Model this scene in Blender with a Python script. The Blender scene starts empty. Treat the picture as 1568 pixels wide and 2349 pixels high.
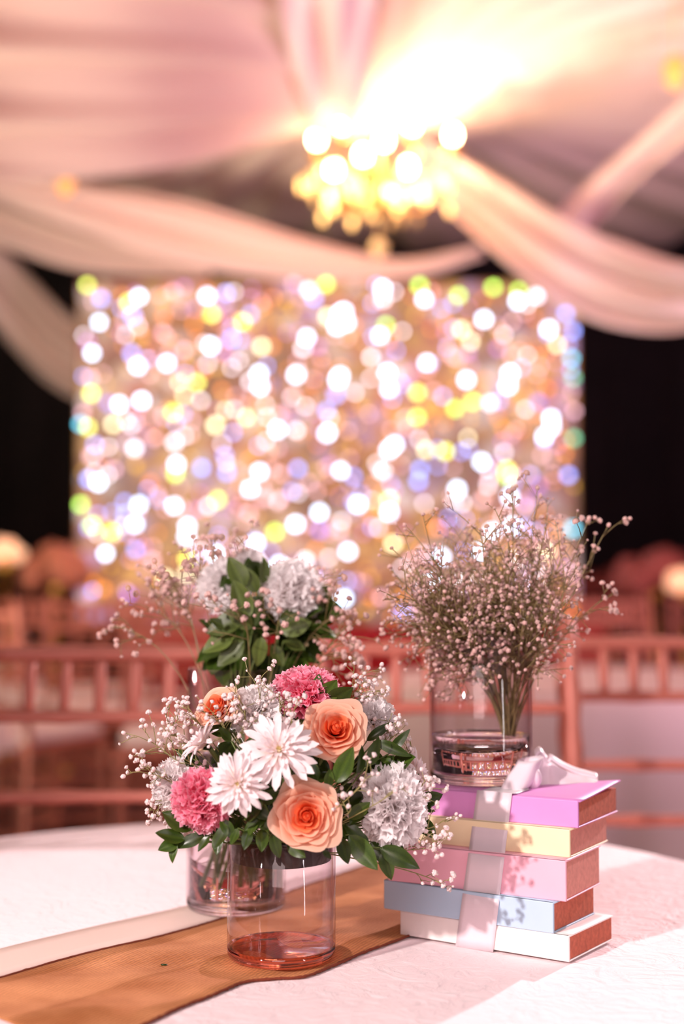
import bpy, bmesh, math, random
from mathutils import Vector, Matrix, Quaternion
PI = math.pi
random.seed(11)
S = bpy.context.scene
COL = S.collection

# ------------------------------------------------------------------ camera
FPX = 3262.0; PITCH = math.radians(2.8); TZ = 0.72; CZ = 1.12
cam_d = bpy.data.cameras.new('camera'); cam = bpy.data.objects.new('camera', cam_d); COL.objects.link(cam)
cam.location = (0, 0, CZ); cam.rotation_euler = (PI/2 + PITCH, 0, 0)
cam_d.sensor_fit = 'VERTICAL'; cam_d.sensor_height = 36.0; cam_d.sensor_width = 24.0
cam_d.lens = FPX * 36.0 / 2349.0; cam_d.clip_start = 0.02; cam_d.clip_end = 100
cam_d.dof.use_dof = True; cam_d.dof.focus_distance = 1.50; cam_d.dof.aperture_fstop = 1.9
cam_d.dof.aperture_blades = 0
S.camera = cam
# ------------------------------------------------------------------ world and light
S.view_settings.view_transform = 'Standard'; S.view_settings.look = 'None'
S.view_settings.gamma = 1.0; S.view_settings.exposure = 0.16; S.view_settings.use_curve_mapping = False
W = bpy.data.worlds.new('world'); S.world = W; W.use_nodes = True
W.node_tree.nodes['Background'].inputs[0].default_value = (1.0, 0.74, 0.76, 1)
W.node_tree.nodes['Background'].inputs[1].default_value = 0.21
def lamp(kind, name, loc, target, energy, color, size=0.3, angle=60, blend=.3, spread=180):
    d = bpy.data.lights.new(name, kind); o = bpy.data.objects.new(name, d); COL.objects.link(o)
    o.location = loc; d.energy = energy; d.color = color
    if kind == 'AREA': d.size = size; d.spread = math.radians(spread)
    else: d.shadow_soft_size = size
    if kind == 'SPOT': d.spot_size = math.radians(angle); d.spot_blend = blend
    if target is not None:
        o.rotation_euler = (Vector(target) - Vector(loc)).to_track_quat('-Z', 'Y').to_euler()
    return o
lamp('SPOT', 'key_spot', (-2.0, -0.55, 2.35), (0.05, 1.6, 0.9), 430, (1.0, .86, .84), .05, 32, .5)
lamp('SPOT', 'back_spot', (2.82, 5.19, 2.45), (0.1, 1.7, 0.75), 980, (1.0, .80, .83), .05, 60)
lamp('AREA', 'table_fill', (-.2, -.5, 2.1), (0.05, 1.7, 0.8), 19, (1.0, .78, .78), 1.0)
bar = lamp('AREA', 'strip_light', (2.3, -.35, 1.75), (0.16, 1.7, 1.0), 14, (1.0, .92, .94), .12); bar.data.shape = 'RECTANGLE'; bar.data.size_y = 1.5
lamp('AREA', 'room_wash_left', (-3.0, 2.5, 0.9), (-1.0, 7.0, 3.9), 108, (1.0, .90, .68), 1.6, spread=85)
lamp('AREA', 'room_wash_right', (3.2, 3.0, 0.9), (1.6, 7.0, 3.6), 76, (1.0, .66, .84), 1.6, spread=85)
lamp('SPOT', 'floor_wash', (-1.5, 3.0, 3.6), (0.2, 5.0, 0.4), 22, (1.0, .62, .56), .3, 95)
lamp('SPOT', 'table_wash', (4.2, 4.6, 3.6), (1.4, 6.0, 0.6), 125, (1.0, .62, .68), .3, 55)

# ------------------------------------------------------------------ photograph pixel -> ray helpers
def ray(px, py):
    x = (px-784)/FPX; y = (1174.5-py)/FPX
    return Vector((x, math.cos(PITCH)-y*math.sin(PITCH), math.sin(PITCH)+y*math.cos(PITCH)))
C0 = Vector((0, 0, CZ))
def tz(px, py, z):
    v = ray(px, py); return C0 + v*((z-CZ)/v.z)
def at(px, py, Y):
    v = ray(px, py); return C0 + v*(Y/v.y)

# ------------------------------------------------------------------ materials
def lin(c):
    return tuple(((v/255.0)/12.92 if v/255.0 <= .04045 else ((v/255.0+.055)/1.055)**2.4) for v in c)
def mat(name, col, rough=.5, metal=0.0, noise=0.0, nscale=20, bump=0.0, bscale=60, trans=0.0, emit=None, estr=0, coat=0, sheen=0, attr=None, vary=0, transl=0):
    m = bpy.data.materials.new(name); m.use_nodes = True
    nt = m.node_tree; N = nt.nodes; L = nt.links; P = N['Principled BSDF']
    if max(col) > 1.0: col = lin(col)
    P.inputs['Base Color'].default_value = (*col, 1); P.inputs['Roughness'].default_value = rough
    P.inputs['Metallic'].default_value = metal
    if trans: P.inputs['Transmission Weight'].default_value = trans; P.inputs['IOR'].default_value = 1.45
    if coat: P.inputs['Coat Weight'].default_value = coat
    if sheen: P.inputs['Sheen Weight'].default_value = sheen
    src = None
    if attr:
        a = N.new('ShaderNodeAttribute'); a.attribute_name = 'v'
        r = N.new('ShaderNodeValToRGB'); L.new(a.outputs['Fac'], r.inputs['Fac'])
        el = r.color_ramp.elements
        for i, (p, c) in enumerate(attr):
            e = el[i] if i < 2 else el.new(p)
            e.position = p; e.color = (*lin(c), 1)
        src = r.outputs['Color']
    if noise:
        tc = N.new('ShaderNodeTexCoord'); nz = N.new('ShaderNodeTexNoise'); nz.inputs['Scale'].default_value = nscale
        nz.inputs['Detail'].default_value = 6
        L.new(tc.outputs['Object'], nz.inputs['Vector'])
        mx = N.new('ShaderNodeMix'); mx.data_type = 'RGBA'; mx.blend_type = 'MULTIPLY'
        mr = N.new('ShaderNodeMapRange'); mr.inputs[1].default_value = .3; mr.inputs[2].default_value = .7
        mr.inputs[3].default_value = 1-noise; mr.inputs[4].default_value = 1+noise*.3
        L.new(nz.outputs['Fac'], mr.inputs[0])
        if src: L.new(src, mx.inputs['A'])
        else: mx.inputs['A'].default_value = (*col, 1)
        mx.inputs['Factor'].default_value = 1
        L.new(mr.outputs[0], mx.inputs['B']); src = mx.outputs['Result']
    if vary:
        oi = N.new('ShaderNodeObjectInfo'); hs = N.new('ShaderNodeHueSaturation')
        mr = N.new('ShaderNodeMapRange'); mr.inputs[3].default_value = 1-vary; mr.inputs[4].default_value = 1+vary
        L.new(oi.outputs['Random'], mr.inputs[0]); L.new(mr.outputs[0], hs.inputs['Value'])
        if src: L.new(src, hs.inputs['Color'])
        else: hs.inputs['Color'].default_value = (*col, 1)
        src = hs.outputs['Color']
    if src: L.new(src, P.inputs['Base Color'])
    if bump:
        tc2 = N.new('ShaderNodeTexCoord'); n2 = N.new('ShaderNodeTexNoise'); n2.inputs['Scale'].default_value = bscale
        n2.inputs['Detail'].default_value = 5
        L.new(tc2.outputs['Object'], n2.inputs['Vector'])
        b = N.new('ShaderNodeBump'); b.inputs['Strength'].default_value = bump; b.inputs['Distance'].default_value = .002
        L.new(n2.outputs['Fac'], b.inputs['Height']); L.new(b.outputs['Normal'], P.inputs['Normal'])
    if emit:
        P.inputs['Emission Color'].default_value = (*(lin(emit) if max(emit) > 1 else emit), 1); P.inputs['Emission Strength'].default_value = estr
    if transl:
        t = N.new('ShaderNodeBsdfTranslucent'); ms = N.new('ShaderNodeMixShader'); ms.inputs[0].default_value = transl
        t.inputs['Color'].default_value = (*col, 1)
        if src: L.new(src, t.inputs['Color'])
        L.new(P.outputs[0], ms.inputs[1]); L.new(t.outputs[0], ms.inputs[2]); L.new(ms.outputs[0], N['Material Output'].inputs[0])
    return m
def thin_glass(name, tint=(.985, .965, .97), edge=(.86, .78, .82), sand=.0):
    m = bpy.data.materials.new(name); m.use_nodes = True
    nt = m.node_tree; N = nt.nodes; L = nt.links; N.remove(N['Principled BSDF'])
    tr = N.new('ShaderNodeBsdfTransparent'); gl = N.new('ShaderNodeBsdfGlossy'); gl.inputs['Roughness'].default_value = .02
    lw = N.new('ShaderNodeLayerWeight'); lw.inputs['Blend'].default_value = .25
    fc = N.new('ShaderNodeLayerWeight'); fc.inputs['Blend'].default_value = .5
    pw = N.new('ShaderNodeMath'); pw.operation = 'POWER'; pw.inputs[1].default_value = 4.5; L.new(fc.outputs['Facing'], pw.inputs[0])
    lf = N.new('ShaderNodeMapRange'); lf.inputs[3].default_value = .035; lf.inputs[4].default_value = .75; L.new(pw.outputs[0], lf.inputs[0])
    mc = N.new('ShaderNodeMix'); mc.data_type = 'RGBA'
    mc.inputs['A'].default_value = (*tint, 1); mc.inputs['B'].default_value = (*edge, 1)
    L.new(lw.outputs['Facing'], mc.inputs['Factor']); L.new(mc.outputs['Result'], tr.inputs['Color'])
    ms = N.new('ShaderNodeMixShader'); L.new(lf.outputs[0], ms.inputs[0]); L.new(tr.outputs[0], ms.inputs[1]); L.new(gl.outputs[0], ms.inputs[2])
    L.new(ms.outputs[0], N['Material Output'].inputs[0])
    return m
M = {}
M['rose'] = mat('rose_petal', (250, 170, 130), .55, attr=[(0, (244, 118, 74)), (.4, (252, 158, 118)), (.75, (254, 188, 156)), (1, (255, 216, 190))], noise=.05, nscale=60, transl=.4)
M['rose_core'] = mat('rose_core_petal', (240, 110, 60), .55, attr=[(0, (232, 84, 40)), (.5, (248, 120, 70)), (.85, (253, 160, 114)), (1, (255, 200, 164))], transl=.4)
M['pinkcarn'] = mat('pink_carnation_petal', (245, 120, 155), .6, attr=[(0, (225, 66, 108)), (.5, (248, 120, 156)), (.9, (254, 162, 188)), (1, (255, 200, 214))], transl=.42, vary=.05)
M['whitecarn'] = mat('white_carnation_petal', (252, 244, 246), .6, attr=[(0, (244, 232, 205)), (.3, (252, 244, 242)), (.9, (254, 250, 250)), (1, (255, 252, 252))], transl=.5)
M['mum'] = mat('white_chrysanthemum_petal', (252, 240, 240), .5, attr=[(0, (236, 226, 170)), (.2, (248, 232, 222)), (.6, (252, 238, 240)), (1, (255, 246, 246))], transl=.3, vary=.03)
M['mumcore'] = mat('chrysanthemum_core', (245, 228, 160), .6, transl=.2)
M['leaf'] = mat('leaf_green', (48, 86, 36), .33, attr=[(0, (40, 62, 18)), (.5, (66, 88, 26)), (1, (34, 54, 16))], noise=.3, nscale=40, vary=.35, transl=.15)
M['leafback'] = mat('leaf_olive', (84, 100, 40), .45, attr=[(0, (64, 78, 30)), (.5, (96, 112, 50)), (1, (60, 80, 30))], noise=.3, nscale=40, vary=.4, transl=.2)
M['stem'] = mat('stem_green', (96, 112, 52), .5, noise=.2)
M['twig'] = mat('gypsophila_twig', (150, 142, 88), .6)
M['twigback'] = mat('gypsophila_twig_olive', (134, 116, 74), .6)
M['blossom'] = mat('gypsophila_blossom', (255, 238, 236), .6, transl=.3)
M['blossom2'] = mat('gypsophila_blossom_pinkish', (232, 194, 186), .6, transl=.3, vary=.14)
M['foam'] = mat('floral_foam', (58, 48, 44), .9, bump=.4)
M['glass'] = thin_glass('clear_glass')
M['solidglass'] = mat('thick_glass', (1, .93, .93), 0.0, trans=1.0)
M['runner_tint_glass'] = mat('glass_base_runner_tint', (240, 146, 126), 0.0, trans=1.0)  # clear base tinted red to paint in the runner's refracted colour
M['water'] = mat('water', (.98, .94, .95), 0.0, trans=1.0); M['water'].node_tree.nodes['Principled BSDF'].inputs['IOR'].default_value = 1.33
M['ribbon'] = mat('satin_ribbon', (254, 236, 243), .3, sheen=.6, transl=.15, noise=.05, nscale=30)
M['pages'] = mat('page_edge_brown', (205, 112, 88), .9, noise=.25, nscale=180)
M['pages2'] = mat('page_edge_rose', (226, 150, 136), .9, noise=.15, nscale=180)
M['black'] = mat('dark_curtain', (34, 20, 24), .9, noise=.4, nscale=3)
M['floor'] = mat('brown_floor', (92, 38, 26), .45, noise=.35, nscale=4)
M['copper'] = mat('rose_gold_lacquer', (198, 116, 100), .42, metal=.15)
M['cushion'] = mat('cushion_white', (246, 222, 222), .8)
M['linen'] = mat('white_linen', (244, 218, 218), .8, sheen=.3)
M['red'] = mat('red_skirt_cloth', (176, 4, 26), .7)
M['brass'] = mat('brass', (214, 160, 84), .3, metal=.9)
M['crystal'] = mat('crystal', (255, 226, 170), .08, trans=.5)
M['bulb'] = mat('bulb', (255, 240, 210), .4, emit=(255, 226, 176), estr=34)

# burlap runner with a fine weave
def weave():
    m = mat('burlap', (196, 124, 74), .9)
    nt = m.node_tree; N = nt.nodes; L = nt.links; P = N['Principled BSDF']
    tc = N.new('ShaderNodeTexCoord'); mp = N.new('ShaderNodeMapping'); mp.inputs['Rotation'].default_value = (0, 0, .45)
    L.new(tc.outputs['Object'], mp.inputs[0])
    cols = []
    for d in ('X', 'Y'):
        w = N.new('ShaderNodeTexWave'); w.wave_type = 'BANDS'; w.bands_direction = d
        w.inputs['Scale'].default_value = 72; w.inputs['Distortion'].default_value = 2.2; w.inputs['Detail'].default_value = 1
        L.new(mp.outputs[0], w.inputs[0]); cols.append(w)
    mm = N.new('ShaderNodeMath'); mm.operation = 'ADD'; L.new(cols[0].outputs['Fac'], mm.inputs[0]); L.new(cols[1].outputs['Fac'], mm.inputs[1])
    nz = N.new('ShaderNodeTexNoise'); nz.inputs['Scale'].default_value = 14; nz.inputs['Detail'].default_value = 4; L.new(tc.outputs['Object'], nz.inputs[0])
    r = N.new('ShaderNodeValToRGB'); r.color_ramp.elements[0].position = .35; r.color_ramp.elements[1].position = .68
    r.color_ramp.elements[0].color = (*lin((176, 106, 56)), 1); r.color_ramp.elements[1].color = (*lin((212, 142, 92)), 1)
    L.new(nz.outputs['Fac'], r.inputs[0])
    mx = N.new('ShaderNodeMix'); mx.data_type = 'RGBA'; mx.blend_type = 'MULTIPLY'; mx.inputs['Factor'].default_value = 1
    mr = N.new('ShaderNodeMapRange'); mr.inputs[1].default_value = .2; mr.inputs[2].default_value = 1.6; mr.inputs[3].default_value = .62; mr.inputs[4].default_value = 1.15
    L.new(mm.outputs[0], mr.inputs[0]); L.new(r.outputs[0], mx.inputs['A']); L.new(mr.outputs[0], mx.inputs['B'])
    L.new(mx.outputs['Result'], P.inputs['Base Color'])
    b = N.new('ShaderNodeBump'); b.inputs['Strength'].default_value = .5; b.inputs['Distance'].default_value = .0008
    L.new(mm.outputs[0], b.inputs['Height']); L.new(b.outputs[0], P.inputs['Normal'])
    return m
M['burlap'] = weave()
M['hem'] = mat('burlap_hem', (120, 52, 30), .95)
M['beige'] = mat('pale_beige', (250, 224, 212), .9)
def crinkle():
    m = mat('crinkled_cloth', (250, 226, 228), .75, sheen=.3)
    nt = m.node_tree; N = nt.nodes; L = nt.links; P = N['Principled BSDF']
    tc = N.new('ShaderNodeTexCoord')
    n1 = N.new('ShaderNodeTexNoise'); n1.inputs['Scale'].default_value = 22; n1.inputs['Detail'].default_value = 5; n1.inputs['Distortion'].default_value = 2.6
    L.new(tc.outputs['Object'], n1.inputs[0])
    vo = N.new('ShaderNodeTexNoise'); vo.noise_type = 'RIDGED_MULTIFRACTAL'; vo.inputs['Scale'].default_value = 38; vo.inputs['Detail'].default_value = 4; vo.inputs['Distortion'].default_value = 1.2
    L.new(tc.outputs['Object'], vo.inputs[0])
    a = N.new('ShaderNodeMath'); a.operation = 'ADD'; L.new(n1.outputs['Fac'], a.inputs[0]); 
    s = N.new('ShaderNodeMath'); s.operation = 'MULTIPLY'; s.inputs[1].default_value = .35; L.new(vo.outputs['Fac'], s.inputs[0]); L.new(s.outputs[0], a.inputs[1])
    b = N.new('ShaderNodeBump'); b.inputs['Strength'].default_value = .8; b.inputs['Distance'].default_value = .006
    L.new(a.outputs[0], b.inputs['Height']); L.new(b.outputs[0], P.inputs['Normal'])
    return m
M['crinkle'] = crinkle()
def fabric(name, col, tr=.45):
    m = bpy.data.materials.new(name); m.use_nodes = True
    nt = m.node_tree; N = nt.nodes; L = nt.links; N.remove(N['Principled BSDF'])
    d = N.new('ShaderNodeBsdfDiffuse'); t = N.new('ShaderNodeBsdfTranslucent'); ms = N.new('ShaderNodeMixShader'); ms.inputs[0].default_value = tr
    for q in (d, t): q.inputs['Color'].default_value = (*lin(col), 1)
    L.new(d.outputs[0], ms.inputs[1]); L.new(t.outputs[0], ms.inputs[2]); L.new(ms.outputs[0], N['Material Output'].inputs[0])
    return m
M['voile'] = fabric('ceiling_voile', (240, 214, 208)); M['voilepink'] = fabric('ceiling_voile_pink', (240, 216, 216), .25)
M['voiledark'] = fabric('ceiling_voile_back', (232, 204, 194), .3)

# ------------------------------------------------------------------ mesh helpers
class MB:
    def __init__(s): s.v = []; s.f = []; s.a = None
    def add(s, vs, fs):
        o = len(s.v); s.v += [tuple(v) for v in vs]; s.f += [tuple(i+o for i in f) for f in fs]
    def box(s, c, h, R=None):
        vs = []
        for x in (-1, 1):
            for y in (-1, 1):
                for z in (-1, 1):
                    p = Vector((x*h[0], y*h[1], z*h[2]))
                    if R: p = R @ p
                    vs.append(p + Vector(c))
        s.add(vs, [(0, 1, 3, 2), (4, 6, 7, 5), (0, 4, 5, 1), (2, 3, 7, 6), (0, 2, 6, 4), (1, 5, 7, 3)])
    def tube(s, pts, rad, n=6, cap=True):
        pts = [Vector(p) for p in pts]
        if not hasattr(rad, '__len__'): rad = [rad]*len(pts)
        o = len(s.v); ref = None
        for i, p in enumerate(pts):
            t = (pts[min(i+1, len(pts)-1)] - pts[max(i-1, 0)])
            if t.length < 1e-9: t = Vector((0, 0, 1))
            t.normalize()
            if ref is None:
                ref = t.cross(Vector((0, 0, 1)) if abs(t.z) < .9 else Vector((1, 0, 0))).normalized()
            ref = (ref - t*ref.dot(t)).normalized(); b = t.cross(ref)
            for k in range(n):
                a = 2*PI*k/n; s.v.append(tuple(p + (ref*math.cos(a)+b*math.sin(a))*rad[i]))
        for i in range(len(pts)-1):
            for k in range(n):
                s.f.append((o+i*n+k, o+i*n+(k+1) % n, o+(i+1)*n+(k+1) % n, o+(i+1)*n+k))
        if cap:
            s.f.append(tuple(o+k for k in reversed(range(n)))); s.f.append(tuple(o+(len(pts)-1)*n+k for k in range(n)))
    def lathe(s, prof, n=24, c=(0, 0, 0)):
        o = len(s.v)
        for r, z in prof:
            for k in range(n):
                a = 2*PI*k/n; s.v.append((c[0]+r*math.cos(a), c[1]+r*math.sin(a), c[2]+z))
        for i in range(len(prof)-1):
            for k in range(n):
                s.f.append((o+i*n+k, o+i*n+(k+1) % n, o+(i+1)*n+(k+1) % n, o+(i+1)*n+k))
    def ball(s, c, r, n=8, m=6, sc=(1, 1, 1)):
        prof = [(max(1e-5, math.sin(PI*i/m))*r, -math.cos(PI*i/m)*r) for i in range(m+1)]
        o = len(s.v); s.lathe(prof, n)
        for i in range(o, len(s.v)):
            x, y, z = s.v[i]; s.v[i] = (c[0]+x*sc[0], c[1]+y*sc[1], c[2]+z*sc[2])
    def grid(s, fn, nu, nv, att=None, closed=False):
        o = len(s.v)
        for j in range(nv+1):
            for i in range(nu+1): s.v.append(tuple(fn(i/nu, j/nv)))
        if att is not None:
            if s.a is None: s.a = []
            for j in range(nv+1):
                for i in range(nu+1): s.a.append(att(i/nu, j/nv))
        for j in range(nv):
            for i in range(nu):
                a = o+j*(nu+1)+i; b = a+1
                if closed and i == nu-1: b = o+j*(nu+1)
                s.f.append((a, b, b+nu+1, a+nu+1))
    def mesh(s, name, m, smooth=True):
        me = bpy.data.meshes.new(name); me.from_pydata(s.v, [], s.f); me.materials.append(m)
        if smooth: me.polygons.foreach_set('use_smooth', [True]*len(me.polygons))
        if s.a:
            at_ = me.attributes.new('v', 'FLOAT', 'POINT'); at_.data.foreach_set('value', s.a)
        me.update(); return me
    def obj(s, name, m, parent=None, smooth=True, loc=None, solid=0):
        o = bpy.data.objects.new(name, s.mesh(name, m, smooth)); COL.objects.link(o)
        if parent: o.parent = parent
        if loc is not None: o.location = loc
        if solid:
            md = o.modifiers.new('solid', 'SOLIDIFY'); md.thickness = solid; md.offset = 0
        return o
def link(name, me, parent, mw=None):
    o = bpy.data.objects.new(name, me); COL.objects.link(o)
    if parent: o.parent = parent
    if mw is not None: o.matrix_local = mw
    return o
def tag(o, label, cat, group=None, kind=None):
    if label: o['label'] = label
    if cat: o['category'] = cat
    if group: o['group'] = group
    if kind: o['kind'] = kind
    return o
def empty(name, loc, label, cat, group=None, rot=None):
    o = bpy.data.objects.new(name, None); COL.objects.link(o); o.location = loc; o.empty_display_size = .05
    if rot is not None: o.rotation_mode = 'QUATERNION'; o.rotation_quaternion = rot
    return tag(o, label, cat, group)
def struct(o, label=None):
    o['kind'] = 'structure'
    if label: o['label'] = label
    return o
def bevel_box(name, c, h, bev, m, parent=None, R=None, seg=2):
    bm = bmesh.new(); bmesh.ops.create_cube(bm, size=2)
    for v in bm.verts: v.co = Vector((v.co.x*h[0], v.co.y*h[1], v.co.z*h[2]))
    if bev: bmesh.ops.bevel(bm, geom=bm.edges[:], offset=bev, segments=seg, profile=.5, affect='EDGES')
    for v in bm.verts:
        p = v.co.copy()
        if R: p = R @ p
        v.co = p + Vector(c)
    me = bpy.data.meshes.new(name); bm.to_mesh(me); bm.free(); me.materials.append(m)
    o = bpy.data.objects.new(name, me); COL.objects.link(o)
    if parent: o.parent = parent
    return o
def catmull(pts, t):
    n = len(pts)-1; x = t*n; i = min(int(x), n-1); u = x-i
    g = lambda k: Vector(pts[max(0, min(n, k))])
    a, b, c, d = g(i-1), g(i), g(i+1), g(i+2)
    return .5*((2*b)+(c-a)*u+(2*a-5*b+4*c-d)*u*u+(3*b-a-3*c+d)*u**3)

# ================================================================== SETTING
mb = MB(); mb.box((0, 7, -.05), (9, 9, .05)); struct(mb.obj('floor', M['floor'], smooth=False), 'brown banquet hall floor')
def curtain_wall(name, p0, p1, h, label):
    p0 = Vector(p0); p1 = Vector(p1); L = (p1-p0).length; nrm = (p1-p0).cross(Vector((0, 0, 1))).normalized()
    mb = MB(); n = int(L*14)
    mb.grid(lambda u, v: p0+(p1-p0)*u+Vector((0, 0, h*v))+nrm*(.07*math.sin(u*L*9)+.04*math.sin(u*L*23+2)), n, 2)
    return struct(mb.obj(name, M['black'], solid=.03), label)
curtain_wall('wall_back', (-8, 13.5, 0), (8, 13.5, 0), 6.2, 'black pleated curtain wall behind the glittering backdrop')
curtain_wall('wall_left', (-8, -1.5, 0), (-8, 13.5, 0), 6.2, 'black pleated curtain wall on the left')
curtain_wall('wall_right', (8, 13.5, 0), (8, -1.5, 0), 6.2, 'black pleated curtain wall on the right')
mb = MB(); mb.box((0, 6, 6.3), (9, 8, .08)); struct(mb.obj('ceiling', M['black'], smooth=False), 'dark hall ceiling above the drapes')

# ------------------------------------------------------------------ ceiling drapes
HUB = Vector((.15, 7.5, 3.95))
def canopy():
    mb = MB()
    def fn(u, v):
        x = -6+12*u; y = 1.5+10.2*v
        a = math.atan2(y-HUB.y, x-HUB.x); r = math.hypot(x-HUB.x, y-HUB.y)
        z = 3.95 + .05*math.sin(a*34)*min(1, r/1.5) + .025*math.sin(a*71+1)*min(1, r/2) - .12*math.sin(min(1, r/5)*PI) - .34*math.exp(-(r/.9)**2)
        return (x, y, z)
    mb.grid(fn, 300, 160)
    o = mb.obj('ceiling_canopy', M['voiledark'], solid=.004); return struct(o, 'pale pleated fabric lining stretched under the ceiling around the chandelier')
canopy()
def drape(name, top, bot, label, m='voile', folds=7, amp=.05, nu=60, nv=48, ph=0, belly=.0):
    tp = [at(*p) for p in top]; bp = [at(*p) for p in bot]
    mb = MB()
    def fn(u, v):
        a = catmull(tp, u); b = catmull(bp, u); w = b-a
        vv = v
        p = a + w*vv
        ridge = math.sin(2*PI*folds*v+ph+1.2*math.sin(u*3+ph)) + .45*math.sin(2*PI*folds*1.9*v+u*4+ph)
        t = (catmull(tp, min(1, u+.02))-catmull(tp, max(0, u-.02))).normalized()
        nr = t.cross(w.normalized()).normalized()
        return p + nr*(amp*ridge) - nr*belly*math.sin(PI*v)
    mb.grid(fn, nu, nv)
    o = mb.obj(name, M[m], solid=.004)
    return tag(o, label, 'drape', 'fabric swags hung from the ceiling')
drape('ceiling_drape', [(740, -190, 5.6), (560, -330, 5.4), (250, -420, 5.0), (-150, -480, 4.6), (-420, -500, 4.3)],
      [(722, 288, 7.2), (560, 335, 6.8), (350, 383, 6.2), (0, 408, 5.6), (-350, 370, 5.0)],
      'largest pale ceiling swag filling the upper left, sweeping down from the chandelier', folds=5, amp=.055)
drape('ceiling_drape', [(-2200, -350, 8.6), (-1200, 60, 8.5), (-500, 290, 8.4), (-60, 395, 8.3), (150, 415, 8.3), (420, 455, 8.3), (700, 545, 8.3), (950, 600, 8.3), (1100, 560, 8.2)],
      [(-2200, -280, 8.6), (-1200, 130, 8.5), (-500, 345, 8.4), (-60, 440, 8.3), (150, 505, 8.2), (400, 592, 8.2), (640, 632, 8.2), (880, 636, 8.2), (1110, 590, 8.2)],
      'long narrow peach swag crossing just above the glittering backdrop', folds=2, amp=.035, ph=1)
drape('ceiling_drape', [(-1900, -300, 9.4), (-900, 40, 9.4), (-300, 330, 9.4), (-100, 430, 9.4), (60, 480, 9.4), (250, 540, 9.4), (480, 600, 9.4)],
      [(-1900, -220, 9.4), (-900, 130, 9.4), (-300, 420, 9.4), (-100, 510, 9.3), (40, 572, 9.3), (200, 620, 9.3), (480, 640, 9.3)],
      'dim brownish swag at the left edge, under the long peach swag', 'voiledark', folds=2, amp=.03, ph=2)
drape('ceiling_drape', [(-1700, -350, 9.9), (-800, -60, 9.9), (-260, 330, 9.9), (-60, 500, 9.9), (60, 625, 9.9), (180, 740, 9.9), (330, 800, 9.9), (520, 800, 9.9)],
      [(-1700, -200, 9.9), (-800, 150, 9.9), (-260, 560, 9.9), (-60, 700, 9.9), (30, 800, 9.9), (130, 892, 9.9), (300, 960, 9.9), (520, 980, 9.9)],
      'swag drooping down the left side and passing behind the glittering backdrop', folds=2, amp=.04, ph=.5)
drape('ceiling_drape', [(930, 300, 8.4), (1080, 375, 7.8), (1280, 490, 6.9), (1420, 550, 6.6), (1600, 600, 6.2), (1900, 560, 5.8), (2500, 300, 5.6), (3300, -100, 5.6), (4100, -420, 5.6)],
      [(890, 370, 8.4), (1060, 510, 7.7), (1190, 630, 6.9), (1330, 728, 6.6), (1480, 766, 6.3), (1640, 750, 6.0), (1950, 660, 5.7), (2600, 420, 5.5), (3400, 20, 5.5), (4200, -300, 5.5)],
      'broad pink swag on the right hanging over the backdrop corner', 'voilepink', folds=2.4, amp=.05, ph=2.2)
drape('ceiling_drape', [(1270, 515, 7.6), (1300, 468, 7.5), (1430, 345, 7.1), (1560, 215, 6.7), (1700, 60, 6.2), (2000, -300, 5.6), (2400, -700, 5.0)],
      [(1330, 545, 7.6), (1375, 505, 7.5), (1470, 410, 7.1), (1600, 310, 6.6), (1740, 180, 6.1), (2100, -150, 5.5), (2550, -600, 4.9)],
      'narrow bright pink swag slanting up to the right edge', 'voilepink', folds=1.5, amp=.03)
drape('ceiling_drape', [(640, -330, 5.0), (640, -120, 5.6), (648, 20, 6.0), (672, 150, 6.5), (712, 290, 7.1)],
      [(900, -330, 5.0), (880, -120, 5.6), (866, 20, 6.0), (852, 150, 6.5), (832, 290, 7.1)],
      'vertical pink fabric strip hanging directly above the chandelier', 'voilepink', folds=1.6, amp=.045, ph=1.2)

# ------------------------------------------------------------------ chandelier
def chandelier(c, sc, bulbs, label, on=True, name='chandelier'):
    root = empty(name, c, label, 'chandelier')
    mb = MB(); mb.tube([(0, 0, .95*1), (0, 0, .0)], .012, 8); mb.lathe([(.001, .30), (.05, .24), (.03, .16), (.075, .08), (.04, 0), (.06, -.06), (.02, -.12), (.001, -.13)], 16)
    mb.obj('column', M['brass'], root)
    for i, (x, y, z) in enumerate(bulbs):
        mb = MB(); d = Vector((x, y, 0)); 
        pts = [Vector((0, 0, .04)), d*.35+Vector((0, 0, -.10)), d*.75+Vector((0, 0, -.10+z*.2)), d+Vector((0, 0, z-.10)), d+Vector((0, 0, z-.05))]
        mb.tube([catmull(pts, k/14) for k in range(15)], .008, 6); arm = mb.obj('arm', M['brass'], root)
        mb = MB(); mb.lathe([(.001, 0), (.045, .006), (.05, .02), (.012, .02), (.012, .06)], 12, (x, y, z-.06)); mb.obj('candle_cup', M['brass'], arm)
        mb = MB(); mb.ball((x, y, z+.035), .03, 10, 8, (1, 1, 1.35)); mb.obj('bulb', M['bulb'] if on else M['crystal'], root)
    rr = random.Random(4)
    for i in range(96):
        a = 2*PI*i/32+rr.uniform(-.05, .05); r = .42*(1 if i < 32 else (.66 if i < 64 else .34))*rr.uniform(.85, 1.05); z = .09-.17*rr.random()
        mb = MB(); mb.lathe([(.0008, -.045), (.017, -.012), (.014, .01), (.0008, .028)], 6, (r*math.cos(a), r*math.sin(a), z)); mb.obj('crystal_drop', M['glowcrystal'] if on and i % 2 == 0 else M['crystal'], root, smooth=False)
    mb = MB(); mb.ball((0, 0, -.30), .045, 12, 8); mb.tube([(0, 0, -.13), (0, 0, -.27)], .004, 5); mb.obj('crystal_ball', M['crystal'], root)
    root.scale = (sc, sc, sc)
    return root
M['glowcrystal'] = mat('self_glowing_crystal', (255, 214, 140), .1, emit=(255, 200, 120), estr=3.5)  # crystal drops given their own glow in place of caught bulb light
cc = at(868, 440, 7.4)
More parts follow.
